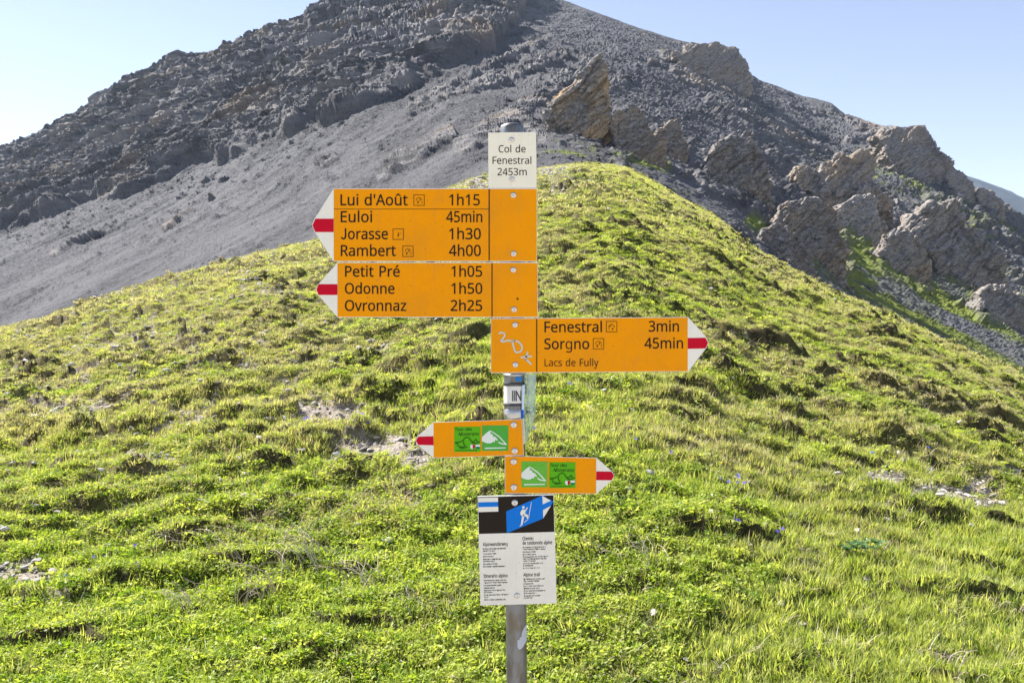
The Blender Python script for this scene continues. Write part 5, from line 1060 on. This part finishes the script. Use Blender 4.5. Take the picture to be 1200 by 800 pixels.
# upper left arrow: four destinations
fl, r0 = arrow_sign('', 500, 264, 0.0, rect(391.2, 221.6, 629.0, 305.8),
    {'outline': [(391, 221), (629.4, 220.6), (629.4, 306.4), (391, 306.4), (368.2, 271), (365.6, 264), (368.2, 257)], 'tri': [(391, 221.6), (391, 305.8), (368.6, 271), (366, 264), (368.6, 257)]},
    [(391, 256.4), (391, 272), (369.6, 272), (366.2, 264.2), (369.6, 256.4)])
tag(r0, "top orange arrow sign pointing left, listing Lui d'Août, Euloi, Jorasse and Rambert", 'direction sign', sign_group)
fl.text('lettering', [("Lui d'Août", 399.2, 477.6, 240.7, 12.7), ('1h15', 526.6, 562.2, 240.7, 12.7), ('Euloi', 399.5, 436, 260.4, 12.7), ('45min', 523.2, 565, 260.4, 12.7),
                      ('Jorasse', 399.6, 454.5, 280.4, 12.7), ('1h30', 526.6, 563.3, 280.4, 12.7), ('Rambert', 399.6, 463.7, 300, 12.7), ('4h00', 526.3, 563.3, 300, 12.7)], black_p, r0, weight=0.0004)
fl.shape('border_line', rect(572.6, 221.6, 573.9, 305.8), black_p, r0, 0.0010)
fl.shape('border_line', rect(391.2, 244.8, 572.6, 245.5), thin_print, r0, 0.0010)
def icon(fl, root, x, y, kind):
    """small boxed pictogram of a hut"""
    s_ = 13.0; w = .75
    loops = [rect(x, y, x + s_, y + s_), rect(x + w, y + w, x + s_ - w, y + s_ - w)[::-1]]
    q_ = lambda a, b: (x + a, y + b)
    if kind == 'hut':
        loops += [[q_(2.6, 6.2), q_(6.3, 2.6), q_(10.2, 6.0), q_(9.8, 6.6), q_(6.3, 3.5), q_(3.0, 6.8)], [q_(3.2, 6.6), q_(3.8, 6.6), q_(3.8, 10.4), q_(3.2, 10.4)], [q_(4.4, 5.4), q_(6.0, 5.2), q_(6.0, 6.9), q_(4.4, 6.9)],
                  [q_(6.8, 8.0), q_(8.4, 8.0), q_(8.4, 10.4), q_(6.8, 10.4)], [q_(9.2, 6.2), q_(10.0, 6.2), q_(10.0, 7.2), q_(9.2, 7.2)]]
    elif kind == 'arch':
        loops += [[q_(2.8, 7.0), q_(3.4, 4.6), q_(5.6, 3.2), q_(8.2, 3.4), q_(10.4, 6.0), q_(9.9, 6.3), q_(8.0, 4.1), q_(5.8, 3.9), q_(4.0, 5.0), q_(3.4, 7.2)], [q_(4.4, 7.6), q_(6.2, 7.6), q_(5.6, 10.4), q_(4.2, 10.4)], [q_(6.8, 5.2), q_(8.4, 5.0), q_(8.0, 7.6), q_(7.0, 7.0)], [q_(9.6, 7.6), q_(10.3, 7.4), q_(10.3, 10.4), q_(9.6, 10.4)]]
    else:
        loops += [[q_(5.4, 9.2), q_(6.8, 4.4), q_(7.6, 4.6), q_(7.2, 8.0), q_(7.4, 9.6), q_(6.4, 9.2)], [q_(8.6, 5.0), q_(10.2, 5.6), q_(9.8, 6.1), q_(8.4, 5.6)]]
    return fl.shapes('hut_pictogram', loops, thin_print, root, 0.0010)
icon(fl, r0, 484.7, 228.2, 'arch'); icon(fl, r0, 460.2, 268, 'tent'); icon(fl, r0, 471.6, 288, 'arch')
fl.bolt(601.7, 228.8, r0); fl.bolt(602, 297.3, r0)
# second arrow
fl, r1 = arrow_sign('', 500, 340, 0.0, rect(395.6, 308.2, 629.8, 371.2),
    {'outline': [(395.4, 307.7), (630.2, 307.4), (630.2, 371.8), (395.4, 371.8), (372.4, 345), (370.2, 339.2), (372.4, 333.6)], 'tri': [(395.4, 308.2), (395.4, 371.2), (372.8, 345), (370.6, 339.2), (372.8, 333.6)]},
    [(395.4, 333), (395.4, 345.6), (373.4, 345.6), (370.8, 339.2), (373.4, 333)])
tag(r1, 'second orange arrow sign pointing left, listing Petit Pré, Odonne and Ovronnaz', 'direction sign', sign_group)
fl.text('lettering', [('Petit Pré', 404.6, 468.3, 324.2, 12.4), ('1h05', 529.2, 564.9, 324.2, 12.4), ('Odonne', 404.4, 462.2, 344.2, 12.4), ('1h50', 529.2, 565, 344.2, 12.4), ('Ovronnaz', 404.4, 476, 364.2, 12.4), ('2h25', 528.2, 564.9, 364.2, 12.4)], black_p, r1, weight=0.0004)
fl.shape('border_line', rect(576.0, 308.2, 577.2, 371.2), black_p, r1, 0.0010)
fl.bolt(601.6, 316.2, r1); fl.bolt(602.4, 362.6, r1)
fl.shape('scratch', [(605, 349), (607, 348.6), (608, 351), (606, 352)], thin_print, r1, 0.001)
# right arrow
fl, r2 = arrow_sign('', 700, 404, 0.003, [(575.6, 373.6), (805.8, 372.0), (805.8, 434.8), (575.6, 436.4)],
    {'outline': [(575.2, 373.0), (806, 371.4), (806.4, 371.6), (827.6, 394.6), (830.2, 401.4), (827.6, 408), (806.4, 435.2), (575.2, 437)], 'tri': [(805.9, 372), (827.2, 394.8), (829.8, 401.4), (827.2, 408), (805.9, 434.8)]},
    [(805.9, 396.0), (826.6, 395.6), (829.6, 401.4), (826.8, 408.2), (805.9, 408.6)])
tag(r2, 'large orange arrow sign pointing right, Fenestral and Sorgno, scribble at its left end', 'direction sign', sign_group)
fl.text('lettering', [('Fenestral', 638.2, 705.2, 389.2, 12.3), ('3min', 760.3, 795.4, 388.4, 12.3), ('Sorgno', 638, 690.3, 409.0, 12.3), ('45min', 755.4, 800.2, 408.2, 12.3)], black_p, r2, weight=0.0004)
fl.text('lettering', [('Lacs de Fully', 638.2, 701.4, 429.0, 8.5)], black_p, r2, weight=0.00004)
fl.shape('border_line', [(628.4, 373.4), (629.6, 373.4), (629.6, 436), (628.4, 436)], black_p, r2, 0.0010)
icon(fl, r2, 710.2, 376.2, 'hut'); icon(fl, r2, 694.8, 396.2, 'arch')
fl.bolt(603.7, 380.6, r2); fl.bolt(604, 427.2, r2)
Z2 = lambda pts: [(360 + x_ / 4.286, 290 + y_ / 4.286) for x_, y_ in pts]
fl.stroke('scribble', [Z2([(962, 432), (975, 426), (990, 430), (993, 442), (982, 458), (972, 470), (980, 473), (1010, 466), (1030, 470), (1045, 466)]), Z2([(1028, 470), (1036, 495), (1043, 520), (1052, 527), (1072, 522), (1080, 506), (1076, 488), (1060, 472), (1040, 466)]),
                       Z2([(1072, 552), (1098, 548), (1130, 546)]), Z2([(1108, 524), (1100, 548), (1096, 566)]), Z2([(1096, 562), (1112, 572), (1126, 588)])], 2.0, marker, r2)
# white place-name plate
fl = Flat(600.3, 188, 0.0); r3 = fl.root('place_name_sign')
out = [(572.3, 155.8), (628.0, 155.2), (628.6, 220.0), (572.6, 220.4)]
plate(fl, r3, [(572, 155.4), (628.3, 154.8), (629, 220.3), (572.3, 220.6)])
fl.shape('white_face', out, cream_p, r3, 0.0004)
fl.text('lettering', [('Col de', 584.3, 615.9, 178.9, 8.4), ('Fenestral', 577.3, 622.6, 192.3, 8.4), ('2453m', 583.0, 617.2, 205.7, 8.4)], black_p, r3, weight=0.00006)
fl.bolt(599.6, 164.2, r3, 3.3); fl.bolt(600.2, 210.4, r3, 3.3)
tag(r3, 'white place name plate at the top of the post reading Col de Fenestral 2453m', 'sign', sign_group)

# the two small arrows with green stickers
def tour_sticker(fl, root, x0, y0, w, h):
    q_ = lambda a, b: (x0 + a * w, y0 + b * h)
    st = fl.shape('green_sticker', [q_(0, 0), q_(1, 0), q_(1, 1), q_(0, 1)], green_a, root, 0.0010)
    fl.text('lettering', [('Tour des', x0 + .02 * w, x0 + .66 * w, y0 + .17 * h, .12 * h), ('Muverans', x0 + .17 * w, x0 + .93 * w, y0 + .36 * h, .13 * h)], black_p, st, yoff=0.0015, italic=.22, weight=.00012)
    fl.stroke('outline_drawing', [[q_(.03, .63), q_(.16, .62), q_(.32, .57), q_(.40, .46), q_(.50, .41), q_(.58, .46), q_(.64, .57), q_(.74, .61), (q_(.79, .55)), q_(.82, .49), q_(.86, .58), q_(.95, .62), q_(.98, .60)],
                                  [q_(.05, .66), q_(.16, .68), q_(.12, .75), q_(.22, .80), q_(.36, .80), q_(.42, .74), q_(.34, .66), q_(.38, .58)], [q_(.20, .84), q_(.34, .85), q_(.50, .80)], [q_(.66, .60), (q_(.72, .66)), q_(.90, .66)]], .085 * w * .55, green_dark, st, .0015)
    fl.shape('shield', [q_(.61, .72), q_(.70, .72), q_(.70, .89), q_(.65, .88), q_(.61, .82)], pale_p, st, .0018)
    fl.shape('shield', [q_(.70, .72), q_(.79, .72), q_(.79, .82), q_(.74, .88), q_(.70, .89)], red_p, st, .0018)
    fl.shape('shield', [q_(.81, .71), q_(.98, .71), q_(.98, .79), q_(.81, .79)], pale_p, st, .0018)
    fl.shape('shield', [q_(.81, .79), q_(.98, .79), q_(.96, .86), q_(.90, .89), q_(.83, .86)], emerald, st, .0018)
    fl.shape('bottom_line', [q_(.06, .935), q_(.86, .925), q_(.86, .95), q_(.06, .96)], green_dark, st, .0015)
def peak_sticker(fl, root, x0, y0, w, h, mat):
    q_ = lambda a, b: (x0 + a * w, y0 + b * h)
    st = fl.shape('green_sticker', [q_(0, 0), q_(1, 0), q_(1, 1), q_(0, 1)], mat, root, 0.0010)
    fl.shapes('peak_drawing', [[q_(0, .45), q_(.16, .30), q_(.29, .20), q_(.34, .27), q_(.30, .34), q_(.38, .33), q_(.44, .44), q_(.50, .44), q_(.60, .56), q_(.58, .60), q_(.50, .56), q_(.48, .66), q_(.42, .64), q_(.34, .70), q_(.20, .70), q_(.08, .66), q_(.0, .62)],
                               [q_(.31, .19), q_(.45, .27), q_(.66, .42), q_(.93, .72), q_(.96, .76), q_(.86, .76), q_(.70, .73), q_(.60, .66), q_(.62, .63), q_(.74, .69), q_(.86, .71), q_(.64, .46), q_(.44, .31), q_(.32, .23)]], pale_p, st, .0015)
    fl.shapes('caption', [[q_(.10, .14), q_(.24, .14), q_(.24, .17), q_(.10, .17)], [q_(.38, .13), q_(.58, .13), q_(.58, .16), q_(.38, .16)], [q_(.70, .13), q_(.88, .13), q_(.88, .16), q_(.70, .16)]], green_a, st, .0015)
    fl.shape('caption', [q_(.10, .87), q_(.90, .86), q_(.90, .90), q_(.10, .92)], pale_p, st, .0015)
fl, r4 = arrow_sign('', 556, 514, 0.019, [(508, 495), (611.4, 491.4), (613.4, 532.6), (508.2, 536.0)],
    {'outline': [(508, 494.6), (611.8, 491), (613.8, 533), (508.2, 536.4), (488.6, 520.4), (487, 516.2), (488.6, 511.4)], 'tri': [(508, 495), (508.1, 536), (489, 520.2), (487.3, 516.2), (489, 511.6)]},
    [(507.9, 510.8), (508.1, 521.4), (490.2, 521.0), (487.4, 516.2), (490, 511.4)])
tag(r4, 'smaller orange arrow sign pointing left with two green stickers', 'direction sign', sign_group)
tour_sticker(fl, r4, 532.2, 499.6, 31.0, 29.6); peak_sticker(fl, r4, 564.9, 498.2, 30.8, 29.8, green_b)
fl.bolt(602, 497.5, r4, 3.9); fl.bolt(603.2, 528, r4, 3.9)
fl, r5 = arrow_sign('', 656, 556, -0.0155, [(592, 534.4), (698.6, 536.6), (698.4, 578), (592, 577.2)],
    {'outline': [(591.6, 534), (699, 536.2), (718, 552.6), (720, 557), (718.2, 562), (698.8, 578.4), (591.6, 577.6)], 'tri': [(698.8, 536.6), (717.6, 552.8), (719.6, 557), (717.8, 561.8), (698.6, 578)]},
    [(698.8, 552.0), (716.6, 552.2), (719.6, 557), (716.8, 562.4), (698.6, 562.2)])
tag(r5, 'smaller orange arrow sign pointing right with two green stickers', 'direction sign', sign_group)
peak_sticker(fl, r5, 611, 540.4, 30.6, 30.2, green_c); tour_sticker(fl, r5, 643.4, 541.2, 31.0, 30.2)
fl.bolt(602, 540.6, r5, 3.9); fl.bolt(602.2, 570.6, r5, 3.9)

# the alpine trail panel
fl = Flat(605.9, 643.6, 0.0265); r6 = fl.root('trail_information_panel')
fl.t = 0.0
x0, x1, y0, y1 = 561.8, 650.2, 580.2, 707.4
HZ = lambda pts: [(555 + a / 11.43, 575 + b / 11.43) for a, b in pts]
fl.t = 0.0
plate(fl, r6, rect(x0 - .5, y0 - .4, x1 + .5, y1 + .4))
fl.shape('white_face', rect(x0, 624.0, x1, y1), white_p, r6, .0004)
fl.shape('black_header', rect(x0, y0 + .9, x1, 624.0), black_p, r6, .0004)
fl.shape('trail_mark', rect(x0 + .2, 581.8, 585.2, 598.4), white_p, r6, .0009); fl.shape('blue_stripe', rect(x0 + .2, 587.0, 585.2, 592.6), blue_p, r6, .0014)
ar = HZ([(450, 268), (940, 70), (1085, 152), (945, 375), (450, 560)])
fl.shape('blue_arrow', [(a, b) for a, b in ar], blue_p, r6, .0009)
fl.shapes('arrow_tip_white', [HZ([(940, 72), (1052, 140), (942, 186)]), HZ([(944, 262), (1050, 210), (944, 372)])], white_p, r6, .0014)
fl.shapes('hiker_figure', [HZ([(664, 212), (676, 202), (694, 204), (699, 220), (692, 236), (674, 240), (664, 228)]), HZ([(652, 262), (668, 248), (700, 250), (712, 268), (706, 300), (690, 326), (660, 332), (642, 318), (638, 290)]),
                           HZ([(700, 256), (736, 216), (744, 226), (712, 274)]), HZ([(672, 318), (722, 308), (740, 326), (744, 372), (726, 372), (716, 340), (690, 342)]), HZ([(660, 330), (690, 334), (682, 376), (664, 450), (640, 452), (652, 390)]),
                           HZ([(620, 474), (640, 452), (664, 452), (640, 468)]), HZ([(788, 150), (794, 156), (752, 360), (744, 356)]), HZ([(744, 372), (746, 380), (690, 424), (686, 418)])], white_p, r6, .0014)
fl.text('heading', [('Alpinwanderweg', 566, 595.2, 638.4, 4.0), ('Chemin', 612.6, 625.2, 632.8, 4.0), ('de randonnée alpine', 612.6, 647.2, 638.0, 4.0), ('Itinerario alpino', 566, 594, 675.4, 4.0), ('Alpine trail', 612.6, 631.6, 675.2, 4.0)], soft_black, r6, yoff=.001, weight=.0002)
def small(rows, x, ys):
    return [(t_, x, None, y_, 1.35) for t_, y_ in zip(rows, ys)]
body = (small(['Weg für ausgerüstete, kräftige und schwindelfreie', 'und erfahrene Berggänger'], 566, [642.4, 644.9]) + small(['Begehung auf eigene Gefahr', 'Gefahr von Steinschlag', 'Nur für erfahrene, schwindelfreie und', 'ausgerüstete Berggänger', 'Wetter und Tageszeit beachten', 'Gesperrt bei Schnee und Gefahr durch Gewitter'], 566, [648.2, 651.4, 654.6, 657.0, 660.2, 663.2])
    + small(['Chemin pour personnes équipées, robustes, libres', 'de vertiges et habitués à la marche en montagne'], 612.6, [641.8, 644.2]) + small(['Usage à vos propres risques', 'Danger de chutes de pierres', 'Réservé aux marcheurs expérimentés, bien équipés et', 'entraînés, ne souffrant pas du vertige et ayant une'.replace('î', 'i'), 'expérience de la montagne'], 612.6, [647.2, 650.2, 653.0, 655.4, 657.8]) + small(['Tenir compte des conditions météo et de la', 'longueur du parcours', 'Fermé en cas de neige et de danger'], 612.6, [660.8, 663.2, 666.2])
    + small(['Sentiero solo per persone robuste, esperte e ben', 'equipaggiate, senza vertigini e sicure in montagna'], 566, [679.4, 682.0]) + small(['Passaggio a proprio rischio e pericolo', 'Pericolo di caduta sassi', 'Solo per persone esperte, equipaggiate e che', 'abbiano esperienza', 'Attenzione alle condizioni del tempo e alla lunghezza', 'della gita'], 566, [685.2, 688.2, 691.0, 693.4, 696.4, 699.0]) + small(['Chiuso in caso di neve e pericolo di temporali'], 566, [702.0])
    + small(['Alpine trail for hikers with sure footing, good', 'equipment and no fear of heights'], 612.6, [679.0, 681.4]) + small(['Use at your own risk', 'Recommended for experienced hikers only', 'Allow for weather and time of day', 'Keep to the marked route and turn back in time', 'Closed in snow and storms'], 612.6, [684.4, 687.2, 690.0, 692.8, 695.6]) + small(['Take note of the weather and of the', 'length of the route'], 612.6, [698.6, 701.0]))
fl.text('small_print', body, soft_black, r6, yoff=.001, aspect=.60, weight=.0003)
fl.t = 0.0
fl.bolt(604.7, 588.6, r6, 3.9); fl.bolt(604.6, 697.4, r6, 3.4)
tag(r6, 'black and white alpine trail panel with a blue hiker arrow, lowest on the post', 'sign', sign_group)

# the post
def tube(name, prof, mat, parent, seg=40, cx=0.0, cy=0.0):
    V_ = []; F_ = []
    for k_, (rr, z) in enumerate(prof):
        for e_ in range(seg):
            a = 2 * math.pi * e_ / seg; V_.append((cx + math.cos(a) * rr, cy + math.sin(a) * rr, z))
        if k_:
            b_ = seg * (k_ - 1)
            for e_ in range(seg): F_.append((b_ + e_, b_ + (e_ + 1) % seg, b_ + seg + (e_ + 1) % seg, b_ + seg + e_))
    return pyd(name, V_, F_, mat, parent, smooth=True)
RP = 0.0292
yc_ = D + 0.0042 + RP
gz = float(G[np.searchsorted(rowsY, yc_), np.argmin(np.abs(cols - 602))]) + EYE
top_w = W_(600.2, 146); x_b = W_(605.6, 800)
slope = (x_b.x - top_w.x) / (x_b.z - top_w.z)
base_x = top_w.x + slope * (gz - 0.1 - top_w.z)
L_ = top_w.z - gz + 0.1
post = empty('sign_post', (base_x, yc_, gz - 0.1), (0, math.atan(-slope) * -1 if False else math.atan2(top_w.x - base_x, L_), 0))
tag(post, 'round galvanised steel post that carries all the trail signs', 'post')
tube('tube', [(RP, 0), (RP, L_)], steel_post, post, 48)
tube('cap', [(RP + .0035, L_ - .034), (RP + .0040, L_ - .030), (RP + .0040, L_ - .002), (RP + .0022, L_ + .0035), (RP * .7, L_ + .0088), (RP * .3, L_ + .0108), (0.0005, L_ + .0112)], steel_post, post, 48)
def zrow(py): return L_ - (W_(600, 146).z - W_(600, py).z)
band_m = paint('dark_band', (0.06, 0.065, 0.07), 0.35, 0.2)
ts2 = NT('clamp_steel'); clamp = ts2.base(ts2.mix(ts2.noise(60, 3, .6, ts2.coords((1, 1, 4))), (.30, .30, .30), (.55, .54, .52)), .3, metal=.9)
for py, h_, m_ in [(449.6, 3.4, band_m), (474.6, 2.8, band_m), (439.5, 3.0, clamp)]:
    tube('clamp_band', [(RP + .0003, zrow(py + h_ / 2)), (RP + .0018, zrow(py + h_ / 2) + .0004), (RP + .0018, zrow(py - h_ / 2) - .0004), (RP + .0003, zrow(py - h_ / 2))], m_, post)
tube('sleeve', [(RP + .0003, zrow(491.5)), (RP + .0012, zrow(491)), (RP + .0012, zrow(480.5)), (RP + .0003, zrow(480))], clamp, post)
def wrap(name, a0, a1, z0_, z1_, r_, mat, parent, outline=None):
    """a sticker that follows the round of the post; a = angle from the viewer's side, in radians to the right"""
    n_ = 26; V_ = []; F_ = []
    for k_ in range(n_ + 1):
        t_ = k_ / n_; a = a0 + (a1 - a0) * t_
        lo, hi = (z0_, z1_) if outline is None else outline(t_)
        for z in (lo, hi): V_.append((math.sin(a) * r_, -math.cos(a) * r_, z))
        if k_: b_ = 2 * (k_ - 1); F_.append((b_, b_ + 2, b_ + 3, b_ + 1))
    return pyd(name, V_, F_, mat, parent, smooth=True)
st_w = paint('paper_sticker', (0.66, 0.65, 0.62), .55, .35)
sk = wrap('sticker', -1.5, 1.0, zrow(472.6), zrow(452.6), RP + .0006, st_w, post)
for a0, a1 in [(-.22, -.12), (-.06, .04), (.10, .22), (.58, .68)]:
    wrap('sticker_letter', a0, a1, zrow(470), zrow(457.5), RP + .0011, band_m, sk)
wrap('sticker_letter', .20, .60, 0, 0, RP + .0011, band_m, sk, outline=lambda t_: (zrow(457.5 + 10.0 * t_ + 3.0), zrow(457.5 + 9.0 * t_)))
sl = paint('silver_sticker', (0.46, 0.50, 0.55), .4, .1)
LEAF = [(.10, 750.5, 757), (.16, 749.5, 760), (.26, 750.5, 761), (.33, 747, 761.2), (.42, 746.5, 761), (.47, 747.5, 760.6), (.55, 741.5, 760), (.70, 738.5, 758.5), (.85, 736.5, 756.6), (1.10, 734.5, 754.5), (1.40, 733.6, 752.5)]
def leafy(t_):
    a = .10 + 1.30 * t_; xs_ = [q_[0] for q_ in LEAF]
    return zrow(np.interp(a, xs_, [q_[2] for q_ in LEAF])), zrow(np.interp(a, xs_, [q_[1] for q_ in LEAF]))
wrap('leaf_sticker', .10, 1.40, 0, 0, RP + .0006, sl, post, outline=leafy)
wrap('blue_sticker', .15, .7, zrow(446.5), zrow(441.5), RP + .0022, paint('blue_sticker_ink', (0.02, 0.18, 0.55), .4, .1), post)

# a clear plate set edge-on behind the signs, with a blue and white edge
tg = NT('clear_plastic')
tg.bsdf.inputs['Base Color'].default_value = (0.50, 0.60, 0.58, 1); tg.bsdf.inputs['Roughness'].default_value = 0.12; tg.bsdf.inputs['Transmission Weight'].default_value = 0.0
tb = tg.new('ShaderNodeBsdfTransparent'); tb.inputs[0].default_value = (0.86, 0.94, 0.93, 1)
fmx = tg.new('ShaderNodeMixShader'); tg.t.links.new(tg.ramp(tg.noise(22, 3, .6, tg.coords((1, 1, .25))), .38, .62, .10, .45), fmx.inputs[0])
tg.t.links.new(tb.outputs[0], fmx.inputs[1]); tg.t.links.new(tg.bsdf.outputs[0], fmx.inputs[2]); tg.t.links.new(fmx.outputs[0], tg.out.inputs[0])
cl = empty('clear_plate', W_(614, 480) + Vector((0, 0.01, 0)))
def lp(px, py, dy=0.0):
    s_ = (D + .01 + dy) / F; w = Vector(((px - 600) * s_, D + .01 + dy, EYE + (400 - py) * s_)); return w - cl.location
q4 = [lp(614.5, 438, 0), lp(628, 438, .075), lp(627.5, 486, .075), lp(621.5, 506, .04), lp(615.5, 520, .0)]
off = Vector((.0008, 0, 0))
pyd('clear_sheet', [p for p in q4] + [p + off for p in q4], [(0, 1, 2, 3, 4), (9, 8, 7, 6, 5)] + [(k_, (k_ + 1) % 5, (k_ + 1) % 5 + 5, k_ + 5) for k_ in range(5)], tg.m, cl)
def strip(name, ya, yb, xa0, xa1, xb0, xb1, m_):
    a = [lp(xa0, ya, -.002), lp(xa1, ya, -.002), lp(xb1, yb, -.002), lp(xb0, yb, -.002)]; b_ = [p + Vector((0, .003, 0)) for p in a]
    pyd(name, a + b_, [(0, 1, 2, 3), (7, 6, 5, 4), (0, 4, 5, 1), (1, 5, 6, 2), (2, 6, 7, 3), (3, 7, 4, 0)], m_, cl)
pw = paint('pale_blue_edge', (0.52, 0.64, 0.78), .4, .05); pc = paint('cream_edge', (0.72, 0.70, 0.52), .4, .05); pb = paint('blue_edge', (0.01, 0.10, 0.55), .4, .02)
strip('edge_strip', 451, 480, 612.2, 615.0, 611.4, 614.4, pw); strip('edge_strip', 480, 490, 611.0, 613.6, 611.0, 613.4, pb); strip('edge_strip', 490, 520, 612.2, 614.4, 613.2, 615.6, pc)
tag(cl, 'clear plastic plate seen nearly edge on, fixed to the post beside the IN sticker', 'plate')
